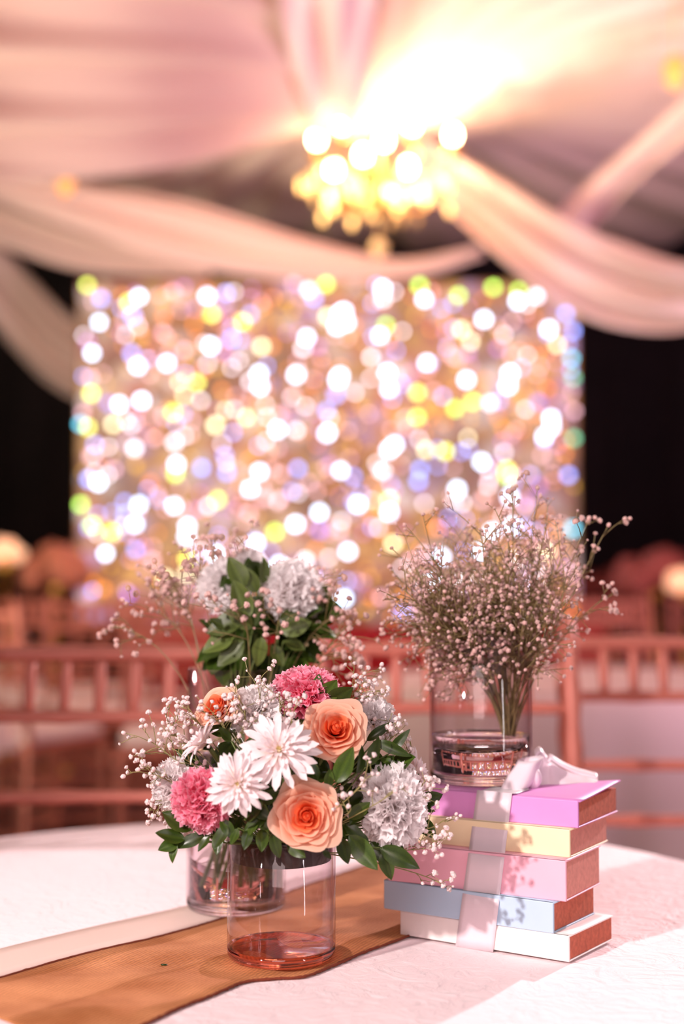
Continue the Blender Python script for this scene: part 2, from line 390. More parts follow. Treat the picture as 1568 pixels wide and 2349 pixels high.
def bl(px, py, dy):
    p = at(px, py, 7.4+dy)-cc; return (p.x, p.y, p.z)
chandelier(cc, 1.0, [bl(726, 335, -.05), bl(783, 300, .22), bl(765, 405, -.28), bl(832, 372, -.42), bl(880, 338, -.3), bl(945, 302, .3), bl(1038, 325, .02), bl(935, 400, -.25)],
           'lit crystal chandelier with glowing white bulbs hanging above the backdrop')
lamp('SPOT', 'chandelier_glow', cc+Vector((.05, .05, .02)), cc+Vector((.12, .1, 2)), 170, (1.0, .72, .42), .12, 165, .5)
lamp('POINT', 'chandelier_spill', cc+Vector((-.25, -.15, -.05)), None, 12, (1.0, .72, .40), .1)
lamp('SPOT', 'chandelier_upglow', cc+Vector((.1, -.1, -.1)), cc+Vector((1.5, -1.3, 1.55)), 140, (1.0, .78, .52), .12, 95, .8)
# dim brass fixtures far off
def sconce(px, py, Y, s, label):
    c = at(px, py, Y); root = empty('hanging_lantern', c, label, 'lantern')
    mb = MB(); mb.lathe([(.001, .16), (.05, .12), (.09, .06), (.09, -.06), (.05, -.12), (.001, -.16)], 10); mb.obj('shade', M['brassglow'], root)
    mb = MB(); mb.tube([(0, 0, .15), (0, 0, 1.0/s)], .006, 6); mb.obj('cord', M['brass'], root)
    mb = MB(); mb.lathe([(.1, .065), (.1, .05), (.085, .05)], 10); mb.lathe([(.1, -.05), (.1, -.065), (.085, -.065)], 10); mb.obj('rim', M['brass'], root)
    root.scale = (s, s, s)
M['brassglow'] = mat('amber_lantern', (255, 180, 90), .5, emit=(255, 170, 80), estr=.35)
sconce(150, 415, 8.0, .55, 'small amber lantern at the upper left between the swags')
sconce(1548, 165, 6.4, .55, 'small amber lantern at the top right edge')

# ------------------------------------------------------------------ stage and glittering backdrop
YB = 9.0
def bx(px): return (px-784)/FPX*YB/1.0
def bz(py): return at(784, py, YB).z
st = empty('stage', (bx(835), YB+.8, 0), 'low stage with a deep red pleated cloth skirt under the glittering backdrop', 'stage')
zs = bz(1434)
mb = MB(); mb.box((0, 0, zs-.03), ((bx(1345)-bx(250))/2, .9, .03)); mb.obj('platform', M['black'], st, smooth=False)
mb = MB(); hw = (bx(1345)-bx(250))/2
mb.grid(lambda u, v: (-hw+2*hw*u, -.92+.02*math.sin(u*170), zs*v), 340, 2); mb.obj('red_skirt', M['red'], st, solid=.004)
bw = empty('light_backdrop', (bx(750), YB, zs+.012), 'wide glittering backdrop of gold, pink and white lights behind the tables', 'backdrop')
def panelmat():
    m = bpy.data.materials.new('glittering_gold_panel'); m.use_nodes = True
    nt = m.node_tree; N = nt.nodes; L = nt.links; P = N['Principled BSDF']; P.inputs['Roughness'].default_value = .4
    tc = N.new('ShaderNodeTexCoord')
    v = N.new('ShaderNodeTexVoronoi'); v.inputs['Scale'].default_value = 9.5; L.new(tc.outputs['Object'], v.inputs[0])
    sp = N.new('ShaderNodeSeparateColor'); L.new(v.outputs['Color'], sp.inputs[0])
    r = N.new('ShaderNodeValToRGB'); r.color_ramp.interpolation = 'CONSTANT'
    cs = [(0, (190, 118, 62)), (.2, (232, 166, 92)), (.34, (196, 112, 96)), (.48, (240, 190, 160)), (.6, (204, 146, 78)), (.72, (190, 150, 196)), (.82, (240, 212, 206)), (.92, (140, 84, 66))]
    el = r.color_ramp.elements
    for i, (p, c) in enumerate(cs):
        e = el[i] if i < 2 else el.new(p)
        e.position = p; e.color = (*lin(c), 1)
    L.new(sp.outputs[0], r.inputs[0])
    n = N.new('ShaderNodeTexNoise'); n.inputs['Scale'].default_value = 1.7; n.inputs['Detail'].default_value = 2; L.new(tc.outputs['Object'], n.inputs[0])
    mr = N.new('ShaderNodeMapRange'); mr.inputs[1].default_value = .35; mr.inputs[2].default_value = .65; mr.inputs[3].default_value = .22; mr.inputs[4].default_value = .95
    L.new(n.outputs['Fac'], mr.inputs[0])
    L.new(r.outputs[0], P.inputs['Emission Color']); L.new(mr.outputs[0], P.inputs['Emission Strength']); P.inputs['Base Color'].default_value = (.12, .07, .05, 1)
    return m
M['panel'] = panelmat()
x0, x1 = bx(176)-bx(750), bx(1326)-bx(750); zt = bz(650)-zs
pb = bevel_box('panel', ((x0+x1)/2, .05, zt/2), ((x1-x0)/2, .03, zt/2), .008, M['panel'], bw)
mb = MB()
for (a, b) in (((x0, zt), (x1, zt)), ((x0, 0), (x1, 0)), ((x0, 0), (x0, zt)), ((x1, 0), (x1, zt))):
    mb.tube([(a[0], .07, a[1]), (b[0], .07, b[1])], .02, 6)
mb.obj('frame', M['brass'], bw)
LC = {'W': ((196, 224, 255), 12.5), 'w': ((240, 232, 246), 7.5), 'Y': ((226, 240, 100), 7.5), 'g': ((176, 235, 90), 8), 'B': ((130, 155, 250), 7.5),
      'P': ((250, 190, 205), 4), 'p': ((190, 120, 205), 3.6), 'O': ((250, 140, 40), 3.5), 'G': ((215, 160, 50), 3), 'C': ((250, 240, 190), 7.5), 'T': ((90, 205, 235), 7), 'E': ((120, 220, 170), 4.5), 'D': ((100, 90, 220), 4.5)}
for k, (c, s_) in list(LC.items()): M['L'+k] = mat('light_'+k, (30, 30, 30), .3, emit=c, estr=s_)
def gem(r, key):
    mb = MB(); mb.lathe([(.0005, -r), (r*.72, -r*.7), (r, 0), (r*.72, r*.7), (.0005, r)], 8); return mb.mesh('light', M['L'+key], False)
gems = {k: gem(.021, k) for k in LC}
spots = """196,660,Y 229,691,B 225,745,W 316,687,W 292,700,Y 395,674,P 473,685,W 517,678,B 372,729,O 484,727,Y 555,745,Y 323,778,G 301,729,B 209,816,W 299,816,B 314,845,W 381,839,W
482,799,W 528,783,B 421,810,P 593,862,W 596,892,W 205,872,P 207,908,Y 450,883,Y 272,932,W 247,930,D 323,924,W 183,977,T 200,985,Y 395,950,Y 493,980,C 308,1033,w 399,1020,w 207,1051,P 636,991,W 564,962,C
404,1070,W 402,1092,g 462,1078,B 520,1089,B 595,1087,W 261,1082,P 203,1104,B 225,1112,W 310,1073,G 185,1162,g 319,1162,W 363,1142,P 399,1165,W 499,1151,Y 573,1127,W 212,1209,g 258,1225,Y 310,1207,W
430,1212,W 428,1236,W 185,1281,g 243,1274,W 312,1265,B 430,1287,Y 587,1250,W 631,1225,g 678,1207,W 732,1180,W 493,1274,W 752,997,W 683,1080,B 678,866,W 774,877,W 770,912,B 654,696,G 707,671,w 720,690,B
747,658,g 703,779,W 694,805,w 780,725,W 772,755,W 795,745,W 240,1355,O 296,1368,D 781,1084,W 963,660,g 974,692,W 878,667,W 1053,683,g 1133,665,g 1192,672,g 1189,697,W 1231,685,w 1300,725,B 1316,765,B 1312,828,T 1316,872,E
1260,761,W 1111,738,W 1059,761,C 1146,765,G 789,720,W 885,752,g 872,776,W 979,837,W 1039,823,P 1142,805,p 1170,862,W 1166,890,W 1070,877,W 780,868,W 888,860,W 892,897,W 957,906,Y 957,962,Y 1044,942,g 1084,926,Y
1124,930,w 1236,928,D 1264,965,W 1266,985,W 1249,1006,W 1318,948,P 1316,1010,E 749,1000,W 892,1037,W 905,1025,W 878,1086,w 977,1037,C 1021,1040,Y 1104,1064,W 1162,1083,Y 1162,1098,g 1303,1095,B 963,1082,B 959,1109,B
1048,1127,W 1236,1118,p 820,1162,W 733,1222,D 892,1150,C 892,1180,W 798,1270,W 901,1252,C 1104,1153,P 1169,1145,W 1230,1170,G 1312,1218,T 1175,1212,W 1307,1318,P 1307,1403,O 923,1412,B 789,1377,W 838,1404,G 1128,1225,W
941,1292,P 1012,1283,W 1200,1215,B 1250,1270,C 1100,1270,W 1180,1290,w 640,1300,W 560,1310,w 480,1330,C 700,1290,w 720,1340,w 850,1330,G 990,1340,W 1060,1340,w 380,1330,C 350,1290,P""".split()
r2 = random.Random(3); cnt = 0; taken = []
def place(px, py, key, sc=1.0):
    global cnt
    X = bx(px)-bx(750); Z = bz(py)-zs
    link('light', gems[key], bw, Matrix.Translation((X, -.01-.02*r2.random(), max(.03, Z))) @ Matrix.Rotation(r2.random()*3, 4, 'Y') @ Matrix.Diagonal((sc, sc, sc, 1))); cnt += 1
for t in spots:
    a, b, k = t.split(','); place(float(a), float(b), k, r2.uniform(.92, 1.08)); taken.append((float(a), float(b)))
while cnt < 298:
    px = r2.uniform(178, 1322); py = r2.uniform(655, 1415)
    if any((px-a)**2+(py-b)**2 < 24**2 for a, b in taken): continue
    taken.append((px, py)); place(px, py, r2.choice('PPPGGOOwpCB'), r2.uniform(.7, 1.0))
for grp in ('P', 'G', 'O', 'p', 'w', 'B'):
    mb = MB()
    for i in range(120 if grp in 'PGO' else 60):
        X = r2.uniform(x0+.03, x1-.03); Z = r2.uniform(.02, zt-.02); mb.ball((X, -.0, Z), .0135, 6, 4)
    o = mb.obj('small_lights', M['L'+grp], bw, smooth=False); o['kind'] = 'stuff'

# ------------------------------------------------------------------ chiavari chairs
def chair_proto():
    W2 = .205; k = {}
    def leg(x, y, zt_, back):
        mb = MB(); n = 22; pts = []; rd = []
        for i in range(n+1):
            t = i/n; z = zt_*t; yy = y
            if back: yy = y + .075*max(0, (z-.44)/.5)**1.3 + .03*(1-min(1, z/.44))
            pts.append((x, yy, z)); rd.append(.0125)
        for zr in ((.12, .27, .42, .58, .70, .82) if back else (.12, .27, .40)):
            j = int(round(zr/zt_*n)); rd[j] = .0165
        if back: rd[-1] = .006; rd[-2] = .013
        mb.tube(pts, rd, 8); return mb
    def rail(y, z, r=.0105, bow=0.0, x=W2):
        mb = MB(); mb.tube([(-x+2*x*i/10, y+bow*math.sin(PI*i/10), z) for i in range(11)], [r*(1.25 if i in (3, 7) else 1) for i in range(11)], 8); return mb
    back = lambda z: .19+.075*max(0, (z-.44)/.5)**1.3
    parts = []
    for x in (-W2, W2):
        parts.append(('rear_leg', leg(x, .19, .93, True), 'copper')); parts.append(('front_leg', leg(x, -.19, .44, False), 'copper'))
    bv = MB(); 
    for z in (.88, .785, .665, .57): parts.append(('back_rail', rail(back(z), z, .0115 if z > .87 else .0095, .012), 'copper'))
    for i in range(6):
        x = -.1335+.0534*i; mb = MB(); z0, z1 = .785, .88
        mb.tube([(x, back(z0+(z1-z0)*t)+.011, z0+(z1-z0)*t) for t in (0, .25, .5, .75, 1)], [.0085, .0085, .0105, .0085, .0085], 8); parts.append(('spindle', mb, 'copper'))
    for y, z in ((-.19, .14), (-.19, .28), (.205, .14), (.205, .28)): parts.append(('stretcher', rail(y, z, .009), 'copper'))
    for x in (-W2, W2):
        for z in (.18, .31):
            mb = MB(); mb.tube([(x, -.19, z), (x, .205, z)], .009, 8); parts.append(('stretcher', mb, 'copper'))
    mb = MB(); mb.box((0, 0, .43), (.205, .2, .014)); parts.append(('seat', mb, 'copper'))
    P = []
    for n_, b_, m_ in parts: P.append((n_, b_.mesh(n_, M[m_], n_ != 'seat')))
    bm = bmesh.new(); bmesh.ops.create_cube(bm, size=2)
    for v in bm.verts: v.co = Vector((v.co.x*.2, v.co.y*.19, .465+v.co.z*.024))
    bmesh.ops.bevel(bm, geom=bm.edges[:], offset=.018, segments=3, profile=.5, affect='EDGES')
    me = bpy.data.meshes.new('cushion'); bm.to_mesh(me); bm.free(); me.materials.append(M['cushion']); me.polygons.foreach_set('use_smooth', [True]*len(me.polygons))
    P.append(('cushion', me)); return P
CP = chair_proto(); CS = 1.13
def chair(x, y, rz, label, sc=CS):
    r = empty('chiavari_chair', (x, y, 0), label, 'chair', 'rose gold chiavari chairs'); r.rotation_euler = (0, 0, rz); r.scale = (sc, sc, sc)
    for n_, me in CP: link(n_, me, r)
    return r
def chair_px(px, Y, rz, label, sc=CS): return chair((px-784)/FPX*Y, Y, rz, label, sc)
chair_px(1622, 2.62, -.04, 'rose gold chiavari chair at the right edge, behind the stack of books')
chair_px(216, 2.20, .03, 'rose gold chiavari chair at the left, behind the table, with five clear spindles')
chair_px(1048, 2.36, 0, 'rose gold chiavari chair behind the two glass vases, between the other two near chairs')

# ------------------------------------------------------------------ background guest tables
def guest_table(cx, cy, R, label, h=.72, drop=.70):
    r = empty('banquet_table', (cx, cy, 0), label, 'table', 'white clothed tables behind the chairs')
    mb = MB(); mb.lathe([(.001, h-.006), (R-.01, h-.006), (R-.01, h-.03), (.001, h-.03)], 40); mb.obj('tabletop', M['floor'], r)
    mb = MB(); mb.tube([(0, 0, 0), (0, 0, h-.03)], .04, 10); mb.obj('pedestal', M['brass'], r)
    n = 120; mb = MB()
    def fn(u, v):
        a = 2*PI*u
        if v < .34: rr = R*v/.34; z = h+.001
        else:
            t = (v-.34)/.66; rr = R+.004+t*.10+.035*t*math.sin(a*17)+.02*t*math.sin(a*29+1); z = h-drop*t
        return (rr*math.cos(a), rr*math.sin(a), z)
    mb.grid(fn, n, 18, closed=True)
    c = mb.obj('tablecloth', M['linen'], solid=.003, loc=(cx, cy, 0)); tag(c, 'white cloth over the ' + label, 'tablecloth')
guest_table((1330-784)/FPX*5.9, 5.9, .88, 'round banquet table behind the chair at the right')
guest_table(-2.9, 9.6, .8, 'far round banquet table at the left beyond the rows of chairs')
guest_table(-1.85, 4.9, .6, 'round banquet table at the left edge close behind the near chair', drop=.18)
k = 0
for (px, Y, rz, lb) in [(60, 5.7, 2.6, 'rose gold chair at the far left edge, by the second table'), (240, 6.6, .3, 'rose gold chair of the far left rows, second from the edge'), (120, 7.2, .1, 'rose gold chair high in the far left row, under the peach flowers'),
                        (372, 7.2, -.2, 'rose gold chair of the far left rows, beneath the backdrop corner'), (20, 7.9, .2, 'rose gold chair deepest in the far left corner'), (250, 8.0, .0, 'rose gold chair far left, just in front of the stage end'),
                        (420, 5.6, 0.1, 'rose gold chair far behind the left vase'), (1440, 7.3, .2, 'rose gold chair far right, beyond the white table'), (1650, 7.8, -.1, 'rose gold chair at the far right edge beyond the white table'), (1400, 8.2, 0, 'rose gold chair farthest back on the right beside the backdrop')]:
    chair_px(px, Y, rz, lb)
# tall flower stands far left and right
def flowerstand(px, Y, z, col, label, s=.12):
    c = at(px, 1300, Y); r = empty('flower_stand', (c.x, Y, 0), label, 'flower stand')
    mb = MB(); mb.lathe([(.12, 0), (.12, .02), (.02, .04), (.015, z-.1), (.06, z-.04), (.05, z-.03), (.001, z-.03)], 16); mb.obj('stand', M['brass'], r)
    mm = M[col]; rr = random.Random(px)
    for i in range(14):
        d = Vector((rr.gauss(0, 1), rr.gauss(0, 1), abs(rr.gauss(0, .8)))).normalized()*s*.7
        mb = MB(); mb.ball((d.x, d.y, z+d.z), s*.42, 8, 6); 
        mb.v = [tuple(Vector(q)+Vector((rr.uniform(-1, 1), rr.uniform(-1, 1), rr.uniform(-1, 1)))*s*.05) for q in mb.v]
        mb.obj('bloom', mm, r)
M['peachbloom'] = mat('peach_bloom', (200, 120, 96), .7); M['lampbloom'] = mat('candle_glow', (255, 200, 160), .6, emit=(255, 190, 150), estr=.9)
M['redbloom'] = mat('red_bloom', (150, 70, 66), .7)
flowerstand(130, 8.4, 1.13, 'peachbloom', 'stand of peach flowers left of the backdrop', .2)
flowerstand(12, 8.6, 1.27, 'lampbloom', 'glowing pale globe of flowers at the far left edge', .11)
flowerstand(1572, 8.5, 1.1, 'lampbloom', 'glowing pale globe of flowers at the far right edge', .11)
flowerstand(1400, 9.8, 1.05, 'redbloom', 'stand of dusky red flowers right of the backdrop', .22)
flowerstand(1500, 8.8, 1.1, 'redbloom', 'stand of dusky pink flowers near the right edge', .24)

# ================================================================== THE TABLE
TC = Vector((-.095, 1.756)); TR = .66
tb = empty('round_table', (TC.x, TC.y, 0), 'round table in the foreground carrying the vases and books', 'table')
mb = MB(); mb.lathe([(.001, TZ-.006), (TR-.012, TZ-.006), (TR-.012, TZ-.03), (.001, TZ-.03)], 64); mb.obj('tabletop', M['floor'], tb)
mb = MB(); mb.tube([(0, 0, .02), (0, 0, TZ-.03)], .05, 12); mb.lathe([(.001, 0), (.2, 0), (.2, .02), (.001, .03)], 32); mb.obj('pedestal', M['brass'], tb)
# the cloth reaches past the frame on the camera side because the table is wide
mb = MB()
def cloth(u, v):
    a = 2*PI*u
    if v < .5: rr = (TR-.004)*v/.5; z = TZ
    else:
        t = (v-.5)/.5; rr = TR-.004+.01*math.sin(min(1, t*6)*PI/2)+t*.05+.03*t*math.sin(a*16+.5)+.015*t*math.sin(a*27); z = TZ-.006*min(1, t*6)**2-.13*t**1.2
    return (rr*math.cos(a), rr*math.sin(a), z)
mb.grid(cloth, 160, 60, closed=True)
tag(mb.obj('tablecloth', M['crinkle'], solid=.002, loc=(TC.x, TC.y, -.001)), 'white crinkled tablecloth on the foreground table', 'tablecloth')

# runner
back = [(-140, 2292), (0, 2247), (200, 2190), (380, 2148), (489, 2117), (583, 2084), (671, 2045), (773, 2010), (860, 1980), (960, 1950), (1060, 1925)]
front = [(200, 2412), (335, 2352), (420, 2312), (489, 2286), (562, 2256), (640, 2248), (700, 2243), (769, 2217), (834, 2188), (936, 2150), (1010, 2110)]
bp_ = [tz(x, y, TZ+.001) for x, y in back]; fp_ = [tz(x, y, TZ+.001) for x, y in front]
rn = empty('table_runner', (0, 0, 0), 'brown burlap table runner crossing diagonally under the vases', 'table runner')
def wr(u, v):
    e = min(1, min(v, 1-v)*10)
    return (.0012 + .0016*e*(math.sin(v*9+u*14)*.5+.5) + .001*e*math.sin(u*40-v*12))
mb = MB(); mb.grid(lambda u, v: (catmull(bp_, u)*(1-v)+catmull(fp_, u)*v)+Vector((0, 0, wr(u, v)))*1.0, 120, 30); mb.obj('burlap', M['burlap'], rn, solid=.0008)
for nm, pl in (('hem', bp_), ('hem', fp_)):
    mb = MB(); rr = random.Random(2)
    pts = [catmull(pl, i/160)+Vector((rr.uniform(-.0007, .0007), rr.uniform(-.0007, .0007), .0018)) for i in range(161)]
    mb.tube(pts, [.0011+rr.random()*.0007 for _ in pts], 5); mb.obj(nm, M['hem'], rn)
sh = [(-140, 2225), (0, 2178), (200, 2130), (300, 2108), (400, 2086), (500, 2062), (560, 2040)]
sp_ = [tz(x, y, TZ+.0006) for x, y in sh]; bb = [tz(x, y-6, TZ+.0006) for x, y in [(-140, 2292), (0, 2247), (200, 2190), (300, 2168), (380, 2148), (489, 2117), (583, 2084)]]
mb = MB(); mb.grid(lambda u, v: catmull(sp_, u)*(1-v)+catmull(bb, u)*v+Vector((0, 0, .0006)), 60, 4); mb.obj('pale_band', M['beige'], rn, solid=.0004)  # flat pale beige band along the runner's back edge
c = tz(376, 2213, TZ+.004); mb = MB(); mb.ball((0, 0, 0), .003, 6, 4, (1.3, .7, .35)); tag(mb.obj('leaf_crumb', M['leaf'], loc=c), 'tiny dark leaf scrap lying on the burlap runner', 'leaf scrap')

# ------------------------------------------------------------------ books
def book(name, label, corner, z, Ls, D, T, ang, col, pg, lift=0, group='books in the ribboned stack'):
    # local x runs from the near corner along the spine to the left, y into depth
    rz = math.radians(180-ang)
    r = empty('book', (corner[0], corner[1], z), label, 'book', group)
    ex = Vector((-math.cos(math.radians(ang)), math.sin(math.radians(ang)), 0)); ey = Vector((math.sin(math.radians(ang)), math.cos(math.radians(ang)), 0))
    Rm = Matrix((ex, ey, Vector((0, 0, 1)))).transposed()
    cm = mat('cover_'+name, col, .55, noise=.05, nscale=15)
    ct = .0016
    o = bevel_box('spine', Rm @ Vector((Ls/2, ct/2+.0003, T/2)), (Ls/2, ct/2+.0012, T/2), .0011, cm, r, Rm)
    o = bevel_box('bottom_cover', Rm @ Vector((Ls/2, D/2, ct/2)), (Ls/2, D/2, ct/2), .0005, cm, r, Rm, 1)
    mb = MB()
    def top(u, v):
        l = lift*(max(0, 1-u*2.2))**2*v**1.3
        return Rm @ Vector((Ls*u - .002*(1 if lift and u == 0 else 0), D*v*(1.0+(.04 if lift else 0)*(1-u)), T-ct/2+l))
    mb.grid(top, 16, 10); mb.obj('top_cover', cm, r, solid=ct)
    o = bevel_box('page_block', Rm @ Vector((Ls/2, D/2+.0005, T/2)), (Ls/2-.0014, D/2-.0015, T/2-ct-.0001), .0004, M[pg], r, Rm, 1)
    return r
BK = [('white', 'white book at the bottom of the stack', (.2374, 1.5076), .7225, .208, .112, .0272, 34.5, (250, 240, 236), 'pages', 0),
      ('blue', 'pale blue book, second from the bottom of the stack', (.2226, 1.5168), .7497, .210, .108, .0322, 33.6, (188, 214, 236), 'pages', 0),
      ('pink', 'thick pink book in the middle of the stack', (.2368, 1.5209), .7819, .214, .104, .0428, 30.5, (252, 188, 206), 'pages2', 0),
      ('yellow', 'pale yellow book, second from the top of the stack', (.2439, 1.5375), .8247, .205, .114, .0300, 31.0, (254, 234, 192), 'pages2', 0),
      ('purple', 'orchid purple book on top of the stack with a lifted cover corner', (.2544, 1.5456), .8547, .205, .127, .0293, 30.0, (226, 150, 214), 'pages', .007)]
for b in BK: book(*b)

# ribbon
def spine_hit(px, py, b):
    a = math.radians(b[7]); n = Vector((-math.sin(a), -math.cos(a), 0)); c = Vector((*b[2], 0)) + n*.0012
    v = ray(px, py); t = ((c-C0).dot(n))/v.dot(n); return C0+v*t+n*.0012
def rline(py):
    t = (py-1815)/363.0; return 1135-47*t
P_, Y_, K_, B_, W_ = BK[4], BK[3], BK[2], BK[1], BK[0]
rows = [(1816, P_), (1850, P_), (1880, P_), (1903, Y_), (1940, Y_), (1962, K_), (2000, K_), (2040, K_), (2060, B_), (2085, B_), (2112, B_), (2126, W_), (2150, W_), (2174, W_)]
def keep(p, z): q = p.copy(); q.z = max(q.z, z); return q
lft = []; rgt = []
topz = .8547+.0293+.0012
# start on the cover top
d_in = Vector((math.sin(math.radians(30)), math.cos(math.radians(30)), 0))
s0 = spine_hit(rline(1816)-40, 1812, P_); s1 = spine_hit(rline(1816)+42, 1818, P_)
for k_ in (.05, .03, .012): lft.append(Vector((s0.x, s0.y, topz))+d_in*k_); rgt.append(Vector((s1.x, s1.y, topz))+d_in*k_)
for py, b in rows:
    w = 40+3*(py-1815)/363
    sl = (py-1815)/363*6
    lft.append(spine_hit(rline(py)-w, py-4, b)); rgt.append(spine_hit(rline(py)+w, py+4+sl, b))
rb = empty('satin_ribbon', (0, 0, 0), 'pale pink satin ribbon tied around the stack of books with a loose bow', 'ribbon')
mb = MB(); n_ = len(lft)-1
mb.grid(lambda u, v: lft[min(n_, int(round(v*n_)))].lerp(rgt[min(n_, int(round(v*n_)))], u), 8, n_); mb.obj('band', M['ribbon'], rb, solid=.0006)
# bow: rolled loop on the left, open loop and tail to the right
Yb = 1.66
def P3(px, py, dy=0): return at(px, py, Yb+dy)
mb = MB()
A0, A1 = P3(1184, 1803, -.028), P3(1214, 1745, -.012); ax = (A1-A0)
e1 = Vector((1, .15, .12)).normalized(); e2 = Vector((-.1, 1, .1)).normalized()
mb.grid(lambda u, v: A0-ax*.12+ax*1.2*v+e1*(.0165*math.cos(2*PI*u)*(1+.1*math.sin(v*5)))+e2*(.011*math.sin(2*PI*u)*(1+.15*math.sin(6*PI*u))), 36, 8)
mb.obj('loop', M['ribbon'], rb, solid=.0006)
up_ = [(1228, 1738), (1238, 1729), (1250, 1744), (1258, 1752), (1264, 1746), (1290, 1762), (1320, 1776), (1345, 1783), (1370, 1790)]
lo_ = [(1222, 1800), (1232, 1806), (1246, 1811), (1262, 1813), (1278, 1813), (1300, 1811), (1322, 1806), (1345, 1799), (1370, 1792)]
ua = [P3(x, y, .022) for x, y in up_]; la = [P3(x, y, .0) for x, y in lo_]
mb = MB(); mb.grid(lambda u, v: catmull(la, u).lerp(catmull(ua, u), v)+Vector((0, .007*math.sin(PI*v)*(1-u), .001*math.sin(12*u+4*v))), 40, 10); mb.obj('loop', M['ribbon'], rb, solid=.0006)
mb = MB(); mb.grid(lambda u, v: catmull(ua, u)+Vector((.002*v, .026*v, -.002+.005*math.sin(PI*v)+.0015*(1-v)))+Vector((0, 0, .002)), 40, 8); mb.obj('tail', M['ribbon'], rb, solid=.0022)
tl = [P3(1205, 1806, -.025), P3(1222, 1798, -.02), P3(1240, 1800, -.02), P3(1262, 1806, -.02)]
mb = MB(); mb.ball(P3(1222, 1785, -.018), .010, 12, 8, (1, .8, 1.3)); mb.obj('knot', M['ribbon'], rb)

# ------------------------------------------------------------------ glass vases
def vase(c, R, H, label, base_m='solidglass', bt=.012, water=None):
    r = empty('glass_vase', c, label, 'vase')
    w = .0026; mb = MB()
    prof = [(R-w, bt), (R-w, H-.001), (R-w/2, H), (R, H-.001), (R, bt+.0005)]
    mb.lathe(prof, 96); mb.obj('glass_wall', M['glass'], r)
    mb = MB(); mb.lathe([(.0005, .0008), (R*.8, .0008), (R-.006, .0008), (R-.002, .003), (R-.0002, .007), (R-.0002, bt+.0003), (R-w-.0004, bt+.0003), (R*.7, bt-.001), (.0005, bt-.0015)], 96)
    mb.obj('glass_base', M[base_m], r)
    if water:
        mb = MB(); q = R-w-.0006; mb.lathe([(.0005, bt+.0012), (q-.003, bt+.0012), (q, bt+.004), (q, water), (q-.0015, water-.0012), (.0005, water-.0012)], 64); tag(mb.obj('water', M['water'], loc=c), 'clear water standing in the ' + label, 'water')
    return r
VF = Vector((-.0639, 1.5213, TZ+.0036)); RF = .0572
VB = Vector((-.1296, 1.7612, TZ+.0016)); RB = .0605
VR = Vector((.1637, 1.6900, .8547+.0293+.001)); RR = .0605
vase(VF, RF, .1275, 'short clear cylinder vase in front holding the big bouquet', 'runner_tint_glass', .0135)
vase(VB, RB, .292, 'tall clear cylinder vase behind the front bouquet on the left', bt=.012, water=.19)
vase(VR, RR, .173, 'clear cylinder vase standing on the books', bt=.012, water=.055)

# ------------------------------------------------------------------ flowers
def frame_to(d, up=Vector((0, 0, 1)), roll=0):
    q = Vector(d).normalized().to_track_quat('Z', 'Y'); return q @ Quaternion((0, 0, 1), roll)
def petal_mesh(k, n, kind):
    t = k/(n-1)
    rk = .10+.78*t**.85; hk = .62-.10*t; halfw = (1.25-.25*t) if k > 2 else 1.9
    core = t < .38
    mb = MB(); curl = .10+.34*t**1.2; open_ = .06+.46*t**1.3
    rnd = random.Random(k*7+kind); w1, w2 = rnd.uniform(0, 6), rnd.uniform(.02, .06)
    def fn(u, v):
        a = (u*2-1)
        hv = v*(1-.22*abs(a)**2.6+ w2*math.sin(a*5+w1))
        r = rk*(.30+.52*math.sin(min(1, hv)*PI/2)) + open_*max(0, hv-.25)**1.6*rk + curl*max(0, hv-.72)**1.5*1.6
        z = -.15 - .25*t + hk*hv*(1-.10*t) - curl*1.1*max(0, hv-.78)**1.6*2.0 - .02
        th = a*halfw*(1-.10*hv)
        r += .03*math.sin(a*6+w1)*hv*t
        # spiral: one edge tucked in
        r *= (1-.10*(a+1)/2)*(1-(.45*(1-t/.3)*hv if t < .3 else 0))
        return (r*math.cos(th), r*math.sin(th), z)
    mb.grid(fn, 16, 10, lambda u, v: v*(.75+.25*t))
    return mb.mesh('petal', M['rose_core'] if core else M['rose'])
NR = 32; ROSE = [petal_mesh(k, NR, 1) for k in range(NR)]
def sepal_mesh():
    mb = MB(); mb.lathe([(.02, -1.1), (.06, -.9), (.16, -.62), (.26, -.42), (.2, -.35)], 12); return mb.mesh('calyx', M['leaf'])
SEP = sepal_mesh()
_h = MB(); _h.ball((0, 0, .14), .13, 12, 8, (1, 1, 1.7)); _h.a = [.45]*len(_h.v); HEART = _h.mesh('heart', M['rose_core'])
def stem_part(root, top, bottom, r=.0026, name='stem'):
    # a stem from the flower head down into the vase, in the flower's own space
    inv = root.matrix_basis.inverted()
    top, bottom = Vector(top), Vector(bottom); mid = (top+bottom)/2+Vector((0, 0, .012))
    pts = [inv @ ((top*(1-t)**2)+(mid*2*t*(1-t))+(bottom*t*t)) for t in [i/8 for i in range(9)]]
    s = root.scale[0]
    mb = MB(); mb.tube(pts, r/s, 6); return mb.obj(name, M['stem'], root)
def rose(c, d, R, label, anchor, roll=0, n=NR):
    r = empty('rose', c, label, 'rose', 'flowers of the front bouquet', frame_to(d, roll=roll)); s = R/.98; r.scale = (s, s, s)
    g = 0
    for k in range(n):
        g += 2.4+.0*k
        link('petal', ROSE[k], r, Matrix.Rotation(g, 4, 'Z') @ Matrix.Rotation(random.uniform(-.05, .05), 4, 'X'))
    link('heart', HEART, r); link('calyx', SEP, r); stem_part(r, Vector(c)-Vector(d).normalized()*R*.8, anchor)
    return r
